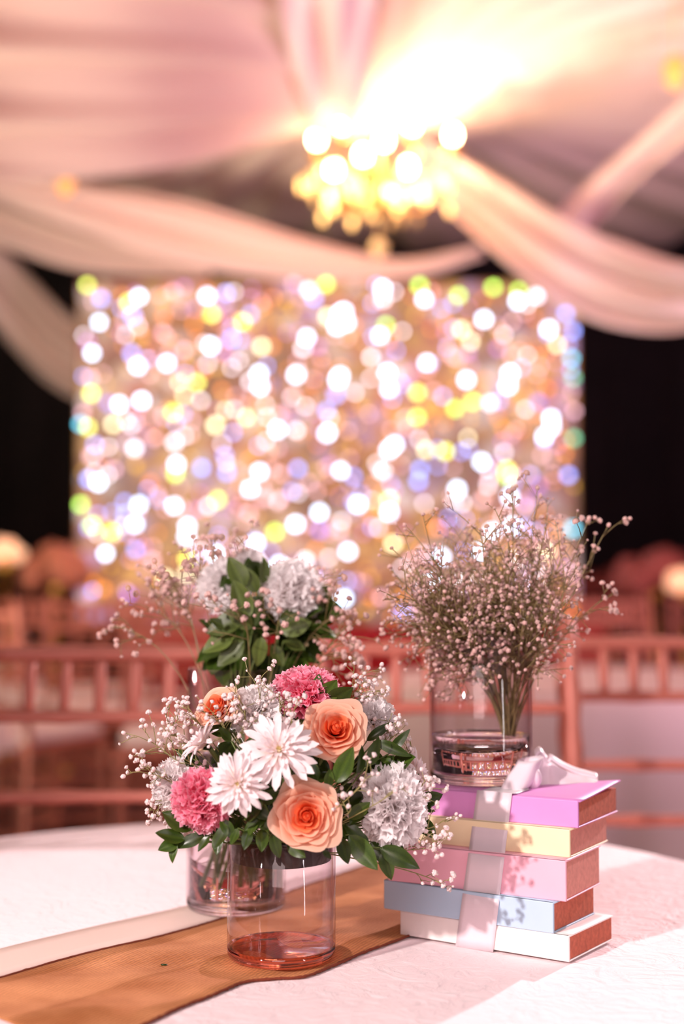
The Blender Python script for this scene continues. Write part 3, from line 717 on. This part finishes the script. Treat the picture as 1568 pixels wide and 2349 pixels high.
def carn_petal(seed, m):
    rnd = random.Random(seed); mb = MB(); p1, p2 = rnd.uniform(0, 6), rnd.uniform(0, 6); fr = [(.045 if _ % 2 else -.045)+rnd.uniform(-.02, .02) for _ in range(40)]
    def fn(u, v):
        a = (u*2-1); i = int(round(u*18))
        L = .35+.65*v; L *= 1 + (fr[i] if v > .95 else 0) - .13*a*a*v
        th = a*.50*(.3+.7*v)
        y = (.13*math.sin(a*6+p1)+.07*math.sin(a*12+p2))*v**1.5
        x = math.sin(th)*L; z = math.cos(th)*L
        return (x, y+.10*v*v, z)
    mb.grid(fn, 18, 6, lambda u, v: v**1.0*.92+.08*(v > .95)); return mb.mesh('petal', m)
CARN = {k: [carn_petal(s, M[m]) for s in range(6)] for k, m in (('pink', 'pinkcarn'), ('white', 'whitecarn'))}
def carnation(c, d, R, kind, label, anchor, group='flowers of the front bouquet', n=104, flat=1.0, sq=1.0, up=None):
    q = frame_to(d)
    r = empty('carnation', Vector(c)-Vector(d).normalized()*R*.35, label, 'carnation', group, q); r.scale = (R*1.12*sq, R*1.12, R*1.0*flat)
    rnd = random.Random(int(abs(c[0])*1e5)); ga = PI*(3-5**.5)
    for i in range(n):
        f = (i+.2)/n; ph = math.acos(1-f*1.12)*(1+rnd.uniform(-.06, .06)); th = i*ga
        dr = Vector((math.sin(ph)*math.cos(th), math.sin(ph)*math.sin(th), math.cos(ph)))
        m = (frame_to(dr) @ Quaternion((0, 0, 1), rnd.uniform(0, 6.28))).to_matrix().to_4x4()
        s = rnd.uniform(.86, 1.04)
        link('petal', CARN[kind][i % 6], r, m @ Matrix.Diagonal((s, s, s, 1)))
    mb = MB(); mb.lathe([(.05, -.75), (.14, -.6), (.17, -.1), (.1, .1)], 10); mb.obj('calyx', M['leaf'], r)
    stem_part(r, Vector(c)-Vector(d).normalized()*R*1.05, anchor)
    return r
def mum_petal(seed, w, cup, tipcurl, L=1.0):
    rnd = random.Random(seed); mb = MB(); b = rnd.uniform(-.06, .06); cl = rnd.uniform(.6, 1.3)*tipcurl
    def fn(u, v):
        a = u*2-1; ww = w*(math.sin(min(1, v*1.25+.12)*PI*.5))*(1 if v < .8 else math.sqrt(max(0.0, 1-((v-.8)/.2)**2*.93)))
        return (a*ww+b*v*v, L*v*(1-.03*a*a), cup*a*a*ww/w*(1-.4*v)+.13*math.sin(v*PI)*.8+cl*v**3)
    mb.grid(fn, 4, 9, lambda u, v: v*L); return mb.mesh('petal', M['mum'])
MUM = [mum_petal(i, .105, .045, c) for i, c in enumerate((-.10, .05, .12, -.2))]
MUMS = [mum_petal(i+9, .085, .05, .16, .8) for i in range(3)]
def chrysanthemum(c, d, R, label, anchor, roll=0, closed=0.0):
    r = empty('chrysanthemum', c, label, 'chrysanthemum', 'flowers of the front bouquet', frame_to(d, roll=roll)); r.scale = (R, R, R)
    rnd = random.Random(int(abs(c[0])*1e6))
    for (n, tilt, sc, z, ms) in ((18, .02, 1.0, -.06, MUM), (16, .24, .90, -.01, MUM), (14, .50, .74, .02, MUMS), (12, .80, .60, .04, MUMS), (9, 1.12, .44, .06, MUMS)):
        for i in range(n):
            a = 2*PI*(i+rnd.uniform(-.25, .25))/n+tilt*3; s = sc*rnd.uniform(.86, 1.08)
            m = Matrix.Rotation(a, 4, 'Z') @ Matrix.Translation((0, .05, z)) @ Matrix.Rotation(tilt+closed+rnd.uniform(-.10, .10), 4, 'X') @ Matrix.Rotation(rnd.uniform(-.25, .25), 4, 'Y') @ Matrix.Diagonal((s, s, s, 1))
            link('petal', rnd.choice(ms), r, m)
    mb = MB(); mb.ball((0, 0, .06), .14, 12, 6, (1, 1, .8))
    for i in range(36):
        f = (i+.5)/36; ph = math.acos(1-f); th = i*2.4; q = Vector((math.sin(ph)*math.cos(th), math.sin(ph)*math.sin(th), math.cos(ph)))*.15
        mb.ball((q.x, q.y, .07+q.z*.8), .028, 5, 4)
    mb.obj('center', M['mumcore'], r)
    mb = MB(); mb.lathe([(.04, -.3), (.16, -.16), (.2, -.06)], 10); mb.obj('calyx', M['leaf'], r)
    stem_part(r, Vector(c)-Vector(d).normalized()*R*.25, anchor)
    return r
# leaves
def leaf_mesh(seed, w, m, fold=.22, bend=.25, wob=.0):
    mb = MB(); rnd = random.Random(seed); ph = rnd.uniform(0, 6)
    def fn(u, v):
        a = u*2-1; ww = w*(math.sin(PI*min(1, v**.85)))**.8*(1 if v < .5 else 1-.12*(v-.5))
        return (a*ww, v, abs(a)*ww*fold+bend*(-v*v+.5*v)+.02*math.sin(v*9+ph)*abs(a))
    mb.grid(fn, 6, 10, lambda u, v: abs(u*2-1)*.5+(.0 if abs(u-.5) > .1 else .5)); return mb.mesh('leaf', m)
LEAF = [leaf_mesh(i, w, M['leaf'], bend=b) for i, (w, b) in enumerate(((.26, .2), (.22, .4), (.30, .1), (.24, -.15)))]
LEAFN = [leaf_mesh(i+5, .15, M['leaf'], bend=b) for i, b in enumerate((.2, .45))]
LEAFO = [leaf_mesh(i, w, M['leafback'], bend=b) for i, (w, b) in enumerate(((.30, .2), (.26, .4), (.34, .1), (.28, -.15)))]
def leaf_mat(b, t, face=Vector((0, -1, .25)), twist=0):
    b, t = Vector(b), Vector(t); y = (t-b); L = y.length; y.normalize(); z = (face-y*face.dot(y)).normalized(); x = y.cross(z)
    M4 = Matrix((x, y, z)).transposed().to_4x4(); return Matrix.Translation(b) @ M4 @ Matrix.Rotation(twist, 4, 'Y') @ Matrix.Diagonal((L, L, L, 1))
def sprig(leaves, anchor, label, group, meshes=LEAF, cat='greenery'):
    """leaves: list of (base px,py,Y, tip px,py,Y[, twist])"""
    b0 = at(*leaves[0][:3]); r = empty('leaf_sprig', Vector(anchor), label, cat, group)
    inv = Matrix.Translation(-Vector(anchor)); rnd = random.Random(int(leaves[0][0]))
    cen = Vector((0, 0, 0)); mb = MB()
    for l in leaves:
        b, t = at(*l[:3]), at(*l[3:6]); tw = l[6] if len(l) > 6 else rnd.uniform(-.5, .5)
        link('leaf', rnd.choice(meshes), r, inv @ leaf_mat(b, t, Vector((rnd.uniform(-.3, .3), -1, .45)), tw)); cen += b
    cen /= len(leaves); join = Vector(anchor)*.35+cen*.65
    mb.tube([Vector((0, 0, 0)), (join-Vector(anchor))*.5+Vector((0, 0, .004)), join-Vector(anchor)], .0019, 5)
    for l in leaves: mb.tube([join-Vector(anchor), at(*l[:3])-Vector(anchor)], .0008, 4)
    mb.obj('stem', M['stem'], r)
    return r
# gypsophila
def bloss(seed, m, bud=False):
    mb = MB(); rnd = random.Random(seed)
    if bud: mb.ball((0, 0, .1), .5, 7, 5, (1, 1, 1.15)); return mb.mesh('blossom', m)
    mb.ball((0, 0, 0), .42, 6, 4)
    for i in range(9):
        th = i*2.4; ph = .35+1.2*(i/9); d = Vector((math.sin(ph)*math.cos(th), math.sin(ph)*math.sin(th), math.cos(ph)))*.42
        mb.ball((d.x, d.y, d.z), .36, 5, 4, (1, 1, .8))
    return mb.mesh('blossom', m)
BL1 = [bloss(i, M['blossom']) for i in range(2)]+[bloss(5, M['blossom'], True)]
BL2 = [bloss(i, M['blossom2']) for i in range(2)]+[bloss(5, M['blossom2'], True)]
def spray(base, via, tip, label, group, n=14, spread=.035, bs=.006, bl=BL1, tw='twig', seed=0, r0=.0009, start=.45, cont=None):
    rnd = random.Random(seed*31+7); base, via, tip = Vector(base), Vector(via), Vector(tip)
    r = empty('gypsophila_spray', base, label, 'gypsophila', group); mb = MB()
    cur = lambda t: base*(1-t)**2+via*2*t*(1-t)+tip*t*t
    main = [cur(i/12)-base for i in range(13)]; mb.tube(main, [r0*(1-.4*i/12) for i in range(13)], 5)
    dirm = (tip-via).normalized(); ends = [(tip, dirm)]
    nb = max(2, n//3)
    for k in range(nb):
        t = start+(1-start)*(k+.5)/nb; p = cur(t)
        d = (dirm*1.0+Vector((rnd.gauss(0, 1), rnd.gauss(0, 1), rnd.gauss(.2, .8))).normalized()*.95).normalized()
        L = spread*rnd.uniform(.55, 1.1); q = p+d*L
        mb.tube([p-base, p+d*L*.5+Vector((0, 0, .0015))-base, q-base], [r0*.6, r0*.5, r0*.4], 4)
        ends.append((q, d))
        for j in range(2):
            d2 = (d+Vector((rnd.gauss(0, 1), rnd.gauss(0, 1), rnd.gauss(.1, 1))).normalized()*.9).normalized()
            L2 = spread*rnd.uniform(.25, .6); q0 = p+d*L*rnd.uniform(.45, .95); q2 = q0+d2*L2
            mb.tube([q0-base, q2-base], [r0*.45, r0*.35], 4); ends.append((q2, d2))
    mb.obj('stem', M[tw], r)
    for (q, d) in ends[:max(n, 3)+2]:
        s = bs*rnd.choice((.55, .8, 1, 1, 1.15)); m = frame_to(d).to_matrix().to_4x4()
        link('blossom', rnd.choice(bl), r, Matrix.Translation(q-base) @ m @ Matrix.Diagonal((s, s, s, 1)))
    return r

# ---- the front bouquet
FA = VF + Vector((0, 0, .112))            # where the stems meet in the foam
mb = MB(); mb.lathe([(.0005, -.016), (.035, -.017), (.052, -.013), (.0535, -.004), (.053, .006), (.0005, .008)], 40)
tag(mb.obj('floral_foam', M['foam'], loc=VF+Vector((0, 0, .116))), 'dark floral foam block sitting in the rim of the front vase', 'floral foam')
G = 'flowers of the front bouquet'
def anc(): return FA + Vector((random.uniform(-.025, .025), random.uniform(-.02, .02), 0))
rose(at(703, 1872, 1.425), (.03, -1, .12), .0375, 'open peach rose low at the front, facing straight out, above the vase', anc(), .6)
rose(at(770, 1675, 1.46), (.12, -.88, .42), .0360, 'open peach rose high on the right of the bouquet, tilted upward', anc(), 2.2)
rose(at(498, 1622, 1.49), (-.45, -.6, .66), .0280, 'small peach rose half hidden behind white petals at the upper left', anc(), 1.0)
carnation(at(457, 1838, 1.445), (-.25, -1, -.02), .0300, 'pink', 'pink ruffled carnation low on the left of the bouquet', anc())
carnation(at(706, 1572, 1.505), (.08, -.5, .86), .0355, 'pink', 'pink carnation on the very top of the bouquet', anc(), flat=.72)
carnation(at(914, 1855, 1.47), (.50, -.85, -.05), .0410, 'white', 'large white carnation on the right side of the bouquet', anc(), sq=.80)
carnation(at(592, 1615, 1.50), (-.1, -.45, .85), .0300, 'white', 'white carnation at the top left, behind the chrysanthemums', anc())
carnation(at(385, 1800, 1.50), (-.85, -.4, .1), .0265, 'white', 'white carnation at the far left edge of the bouquet', anc())
carnation(at(868, 1642, 1.54), (.65, -.3, .6), .0255, 'white', 'white carnation at the upper right edge, beside the tilted rose', anc())
carnation(at(410, 1890, 1.53), (-.7, -.4, -.5), .0200, 'white', 'small white carnation peeping out under the pink one at the lower left', anc())
chrysanthemum(at(640, 1722, 1.42), (-.02, -.92, .40), .0400, 'large white chrysanthemum in the middle of the bouquet', anc())
chrysanthemum(at(546, 1798, 1.405), (-.08, -1, .14), .0325, 'smaller white chrysanthemum between the pink carnation and the front rose', anc(), .4)
chrysanthemum(at(470, 1708, 1.47), (-.75, -.25, .6), .0270, 'half open white chrysanthemum seen from the side at the left', anc(), closed=.35)
chrysanthemum(at(946, 1775, 1.53), (.85, -.3, .45), .0300, 'white chrysanthemum turned away behind the large white carnation', anc(), closed=.2)
chrysanthemum(at(818, 1790, 1.50), (.3, -.8, .3), .0130, 'small pale bud chrysanthemum among dark leaves right of centre', anc(), closed=.6)
# leaves: base px,py,Y -> tip px,py,Y
GL = 'leaf sprigs of the front bouquet'
sprig([(770, 1796, 1.43, 812, 1712, 1.425, 0.1), (752, 1812, 1.43, 757, 1762, 1.43, -.2), (728, 1790, 1.44, 712, 1745, 1.44), (818, 1775, 1.44, 834, 1710, 1.445, 1.0)], anc(), 'sprig of broad dark leaves between the two open roses', GL)
sprig([(800, 1878, 1.46, 850, 1838, 1.45, .2), (845, 1850, 1.47, 800, 1890, 1.455, .3), (838, 1760, 1.46, 870, 1690, 1.46, .9)], anc(), 'round leaves between the front rose and the white carnation', GL)
sprig([(860, 1700, 1.48, 942, 1735, 1.47, .2), (890, 1730, 1.48, 940, 1672, 1.48, .3), (870, 1740, 1.48, 935, 1772, 1.47, -.3), (840, 1700, 1.49, 900, 1655, 1.49), (860, 1720, 1.49, 880, 1780, 1.47)], anc(), 'spiky dark leaves on the right above the white carnation', GL, LEAFN)
sprig([(870, 1945, 1.46, 962, 1990, 1.45, .1), (880, 1950, 1.46, 896, 2020, 1.455, .3), (850, 1930, 1.47, 888, 1985, 1.46), (862, 1905, 1.47, 930, 1955, 1.47)], anc(), 'drooping leaves at the lower right, over the edge of the books', GL)
sprig([(800, 1915, 1.45, 866, 1996, 1.445, .4), (780, 1920, 1.45, 798, 1983, 1.445, .1), (815, 1905, 1.46, 840, 1972, 1.45, -.3), (790, 1890, 1.46, 846, 1945, 1.45), (770, 1890, 1.46, 810, 1930, 1.45)], anc(), 'hanging leaves just right of the front rose and vase', GL)
sprig([(425, 1925, 1.46, 354, 1912, 1.45, .2), (410, 1930, 1.46, 362, 1950, 1.45, -.2), (402, 1928, 1.46, 392, 1978, 1.45, .3), (470, 1918, 1.46, 400, 1942, 1.455, 0.1), (440, 1905, 1.46, 372, 1862, 1.46, .2)], anc(), 'leafy sprig sticking out at the lower left of the bouquet', GL)
sprig([(500, 1905, 1.45, 498, 1962, 1.445, .4), (480, 1915, 1.45, 455, 1955, 1.445, .3), (520, 1890, 1.44, 492, 1950, 1.43, .1), (505, 1880, 1.44, 540, 1925, 1.435)], anc(), 'dark leaves under the pink carnation beside the vase rim', GL)
sprig([(600, 1840, 1.43, 640, 1815, 1.42, .1), (610, 1870, 1.44, 560, 1905, 1.43), (585, 1880, 1.44, 620, 1905, 1.43), (575, 1850, 1.44, 620, 1880, 1.43), (560, 1880, 1.44, 600, 1850, 1.43), (590, 1820, 1.44, 560, 1850, 1.43)], anc(), 'cluster of small leaves between the chrysanthemum and the front rose', GL)
sprig([(570, 1900, 1.44, 560, 1950, 1.43), (600, 1900, 1.44, 600, 1955, 1.435), (625, 1910, 1.44, 640, 1972, 1.44), (545, 1900, 1.44, 530, 1940, 1.43), (660, 1930, 1.45, 700, 1968, 1.44), (740, 1950, 1.45, 760, 1970, 1.45), (590, 1880, 1.44, 570, 1915, 1.425)], anc(), 'leaves hanging over the front rim of the vase, left of the rose', GL)
sprig([(560, 1720, 1.46, 600, 1690, 1.45), (530, 1700, 1.46, 500, 1668, 1.45), (585, 1760, 1.45, 610, 1800, 1.44), (700, 1800, 1.44, 670, 1780, 1.43), (560, 1760, 1.46, 530, 1740, 1.45), (440, 1740, 1.49, 400, 1720, 1.49)], anc(), 'leaves showing through between the white chrysanthemums', GL)
sprig([(830, 1640, 1.54, 870, 1612, 1.54), (640, 1600, 1.53, 610, 1580, 1.53), (660, 1640, 1.5, 620, 1650, 1.49), (680, 1620, 1.5, 660, 1590, 1.5)], anc(), 'leaves tucked under the topmost pink carnation', GL)
# dense inner foliage so the dome is full of dark green
rnd = random.Random(8)
for k_, (cx_, cy_) in enumerate(((470, 1780), (560, 1680), (650, 1800), (760, 1770), (860, 1790), (830, 1880), (560, 1860), (660, 1900), (720, 1640), (930, 1850))):
    lv = []
    for j in range(9):
        a = rnd.uniform(0, 6.28); q = rnd.uniform(5, 45); bx_, by_ = cx_+q*math.cos(a), cy_+q*math.sin(a)*.8; ln = rnd.uniform(45, 75)
        lv.append((bx_, by_, 1.50, bx_+ln*math.cos(a), by_+ln*math.sin(a), 1.50-rnd.uniform(0, .03)))
    nm = ['left', 'upper left', 'middle', 'right of centre', 'right', 'lower right', 'lower left', 'bottom', 'top', 'far right'][k_]
    sprig(lv, anc(), 'dark leaves deep inside the %s of the front bouquet' % nm, 'inner leaves of the front bouquet')
# gypsophila in front bouquet
GY = 'gypsophila of the front bouquet'
fs = [((400, 1740, 1.50), (345, 1700, 1.49), 20, .035, 'loose gypsophila spray reaching farthest left'), ((380, 1700, 1.50), (385, 1650, 1.49), 14, .03, 'gypsophila spray rising above the far left'), ((390, 1780, 1.48), (345, 1775, 1.47), 16, .028, 'gypsophila at the left edge beside the pink carnation'),
      ((400, 1820, 1.50), (355, 1850, 1.49), 14, .025, 'gypsophila drooping at the lower left edge'), ((480, 1680, 1.49), (445, 1645, 1.48), 22, .032, 'dense gypsophila over the small peach rose'), ((520, 1690, 1.46), (505, 1655, 1.45), 20, .03, 'gypsophila over the half open chrysanthemum'),
      ((560, 1680, 1.47), (560, 1625, 1.46), 18, .032, 'gypsophila in front of the top left white carnation'), ((600, 1640, 1.49), (590, 1560, 1.48), 10, .03, 'gypsophila standing up at the top of the bouquet'), ((650, 1640, 1.47), (640, 1590, 1.46), 16, .03, 'gypsophila left of the topmost pink carnation'),
      ((660, 1680, 1.44), (670, 1645, 1.43), 10, .024, 'gypsophila beside the tilted rose on its left'), ((790, 1610, 1.54), (815, 1595, 1.54), 26, .026, 'tight gypsophila clump right of the topmost pink carnation'), ((840, 1610, 1.55), (850, 1590, 1.55), 16, .025, 'gypsophila clump at the upper right'),
      ((800, 1560, 1.58), (835, 1545, 1.58), 10, .03, 'airy gypsophila above the upper right of the bouquet'), ((890, 1720, 1.50), (905, 1680, 1.50), 20, .025, 'gypsophila right of the tilted rose'), ((930, 1760, 1.52), (945, 1720, 1.52), 12, .022, 'gypsophila above the large white carnation'),
      ((810, 1830, 1.42), (838, 1790, 1.415), 9, .024, 'sparse gypsophila twig in front of dark leaves by the front rose'), ((830, 1860, 1.42), (800, 1850, 1.415), 6, .022, 'bare gypsophila twig right of the front rose'), ((850, 1860, 1.41), (905, 1815, 1.41), 6, .02, 'gypsophila twig crossing the large white carnation'),
      ((950, 1820, 1.48), (985, 1810, 1.47), 14, .03, 'gypsophila over the purple book'), ((930, 1920, 1.47), (1000, 1895, 1.47), 16, .026, 'gypsophila twig over the yellow book'), ((930, 1960, 1.48), (1005, 1940, 1.47), 12, .028, 'gypsophila twig over the pink book'),
      ((960, 1990, 1.48), (1015, 2030, 1.475), 9, .024, 'gypsophila hanging lowest, over the blue book'), ((440, 1700, 1.51), (420, 1690, 1.5), 18, .03, 'gypsophila mass at the left shoulder'), ((470, 1760, 1.49), (420, 1740, 1.48), 16, .025, 'gypsophila just above the pink carnation')]
for i, (v_, t_, n_, sp__, lb) in enumerate(fs):
    spray(anc(), at(*v_), at(*t_), lb, GY, int(n_*1.5), sp__*.9, .0044, BL1, 'twig', i, .0008, .62)

# ---- the back left bouquet in the tall vase
BA = VB+Vector((0, 0, .03)); BT = VB+Vector((0, 0, .29)); GB = 'flowers of the tall vase'
def banc(): return BA+Vector((random.uniform(-.03, .03), random.uniform(-.03, .03), random.uniform(0, .02)))
carnation(at(510, 1335, 1.76), (-.3, -.7, .5), .034, 'white', 'pale blurred carnation at the left of the tall vase bouquet', banc(), GB)
carnation(at(672, 1348, 1.74), (.2, -.85, .4), .037, 'white', 'big pale blurred carnation at the right of the tall vase bouquet', banc(), GB)
carnation(at(568, 1285, 1.80), (0, -.4, .9), .024, 'white', 'pale carnation at the top of the tall vase bouquet', banc(), GB)
carnation(at(716, 1375, 1.77), (.8, -.4, .2), .024, 'white', 'small pale carnation at the right edge of the tall vase bouquet', banc(), GB)
GLB = 'leaf sprigs of the tall vase'
sprig([(560, 1350, 1.72, 525, 1275, 1.72, .2), (545, 1370, 1.71, 535, 1335, 1.7, 0), (570, 1420, 1.7, 532, 1330, 1.7, .1), (600, 1340, 1.73, 610, 1275, 1.73, .6), (590, 1360, 1.73, 560, 1300, 1.72, .2), (620, 1340, 1.74, 635, 1298, 1.74)], banc(), 'upright leaves between the two pale carnations', GLB, LEAFO)
sprig([(560, 1420, 1.70, 470, 1450, 1.70, .1), (540, 1450, 1.70, 465, 1500, 1.70, .1), (560, 1470, 1.70, 500, 1530, 1.70, .2), (580, 1440, 1.70, 520, 1400, 1.69), (600, 1460, 1.7, 590, 1530, 1.7), (520, 1440, 1.7, 480, 1420, 1.7)], banc(), 'olive leaves at the lower left above the rim of the tall vase', GLB, LEAFO)
sprig([(640, 1450, 1.72, 715, 1425, 1.72, .2), (650, 1470, 1.72, 700, 1490, 1.72), (640, 1420, 1.72, 690, 1400, 1.72), (700, 1400, 1.75, 765, 1345, 1.75, .5), (720, 1400, 1.75, 778, 1385, 1.75, .9), (620, 1480, 1.71, 650, 1530, 1.71)], banc(), 'dark leaves at the right above the rim of the tall vase', GLB, LEAFO)
rnd = random.Random(19)
for k_, (cx_, cy_) in enumerate(((560, 1400), (600, 1460), (650, 1430), (520, 1480), (600, 1350), (560, 1510), (685, 1440), (680, 1395), (640, 1500))):
    lv = []
    for j in range(9):
        a = rnd.uniform(0, 6.28); q = rnd.uniform(5, 40); bx_, by_ = cx_+q*math.cos(a), cy_+q*math.sin(a)*.8; ln = rnd.uniform(45, 80)
        lv.append((bx_, by_, 1.77, bx_+ln*math.cos(a), by_+ln*math.sin(a), 1.77-rnd.uniform(0, .05)))
    nm = ['middle', 'lower middle', 'right', 'lower left', 'top', 'bottom', 'far right', 'upper right', 'lower right'][k_]
    sprig(lv, banc(), 'leaves filling the %s of the tall vase bouquet' % nm, 'inner leaves of the tall vase', LEAF)
bs_ = [((480, 1430, 1.76), (350, 1400, 1.76), 18, .05), ((470, 1400, 1.76), (400, 1330, 1.76), 24, .045), ((500, 1380, 1.78), (440, 1310, 1.78), 24, .045), ((480, 1470, 1.74), (260, 1435, 1.74), 12, .035), ((560, 1350, 1.8), (545, 1250, 1.8), 14, .035), ((450, 1430, 1.76), (420, 1380, 1.76), 24, .045),
       ((490, 1360, 1.78), (490, 1280, 1.79), 14, .04), ((650, 1460, 1.74), (760, 1420, 1.72), 20, .045), ((680, 1480, 1.72), (800, 1460, 1.7), 16, .045), ((700, 1480, 1.72), (770, 1500, 1.7), 16, .045), ((640, 1420, 1.71), (640, 1400, 1.69), 14, .045), ((580, 1440, 1.68), (560, 1420, 1.66), 12, .05), ((690, 1350, 1.75), (735, 1330, 1.74), 14, .03)]
nmz = ['reaching left over the far chairs', 'at the upper left against the backdrop', 'left of the pale carnations', 'with the lowest, farthest left twig', 'rising at the top', 'massed at the left', 'rising at the upper left', 'at the right over the red skirt', 'farthest right over the red skirt', 'drooping at the lower right', 'in front of the dark leaves', 'low in front of the olive leaves', 'beside the right carnation']
for i, (v_, t_, n_, sp__) in enumerate(bs_):
    spray(banc(), at(*v_), at(*t_), 'gypsophila of the tall vase ' + nmz[i], 'gypsophila of the tall vase', int(n_*1.5), sp__, .0060, BL2, 'twigback', i+50, .0009, .72)

# ---- gypsophila in the vase on the books
RA = at(1166, 1700, VR.y+.012); RT = at(1160, 1560, VR.y)
def ranc(i): 
    a = i*2.4; return RA+Vector((.006*math.cos(a), .006*math.sin(a), 0))
tips = [(925, 1350), (940, 1300), (965, 1400), (985, 1265), (1000, 1330), (1010, 1385), (1035, 1245), (1040, 1300), (1060, 1350), (1080, 1260), (1085, 1400), (1100, 1215), (1110, 1310), (1130, 1255), (1135, 1360), (1160, 1290), (1165, 1225), (1190, 1330), (1195, 1260), (1215, 1380), (1225, 1300), (1245, 1240), (1265, 1330), (1290, 1270), (1020, 1430), (1180, 1400), (1230, 1420), (960, 1360), (1050, 1420), (1120, 1430)]
rnd = random.Random(77)
def side(x): return 'left' if x < 1040 else ('middle' if x < 1190 else 'right')
def where(x, y): return ('upper ' if y < 1290 else ('central ' if y < 1370 else 'lower ')) + ('left' if x < 1040 else ('middle' if x < 1180 else 'right'))
for a_ in range(34): tips.append((rnd.uniform(940, 1290), rnd.uniform(1290, 1455)))
for i, (x, y) in enumerate(tips):
    Yt = VR.y+rnd.uniform(-.075, .085)
    spray(ranc(i), at(1162+(x-1130)*.22, 1540, VR.y+(Yt-VR.y)*.25), at(x, y, Yt), 'gypsophila spray in the %s part of the cloud of tiny flowers' % where(x, y), 'cloud of gypsophila over the books', 46, .054, .0039, BL2, 'twigback', i+100, .0010, .45)
for i, (x, y, n_, lb) in enumerate(((1175, 1125, 10, 'tall thin gypsophila twig standing highest against the backdrop'), (1232, 1120, 10, 'tall gypsophila twig right of the highest one'), (1350, 1190, 12, 'gypsophila twig reaching over the dark wall at the upper right'), (1395, 1205, 6, 'gypsophila twig reaching farthest right at the top'),
                                    (1385, 1372, 12, 'gypsophila twig reaching farthest right, low over the chair post'), (1325, 1295, 8, 'gypsophila twig crossing the right edge of the backdrop'), (1255, 1180, 12, 'gypsophila twig above the right of the cloud'), (905, 1320, 6, 'stray gypsophila twig on the left of the cloud'), (915, 1425, 5, 'stray gypsophila twig at the lower left of the cloud'), (1310, 1440, 6, 'low gypsophila twig over the red skirt'))):
    spray(ranc(i), at(1165+(x-1130)*.3, 1480, VR.y), at(x, y, VR.y-.02), lb, 'single twigs around the gypsophila cloud', n_, .032, .0052, BL2, 'twigback', i+200, .001, .8)
for i, (x, y) in enumerate(((1005, 1560), (1030, 1600), (1040, 1530))):
    spray(at(1150, 1600, VR.y), at(1080, 1500, VR.y-.01), at(x, y, VR.y-.02), 'gypsophila bent down inside the vase on the books', 'gypsophila inside the right vase', 16, .022, .005, BL2, 'twigback', i+300, .0008, .6)

print('objects', len(bpy.data.objects), 'lights', cnt)
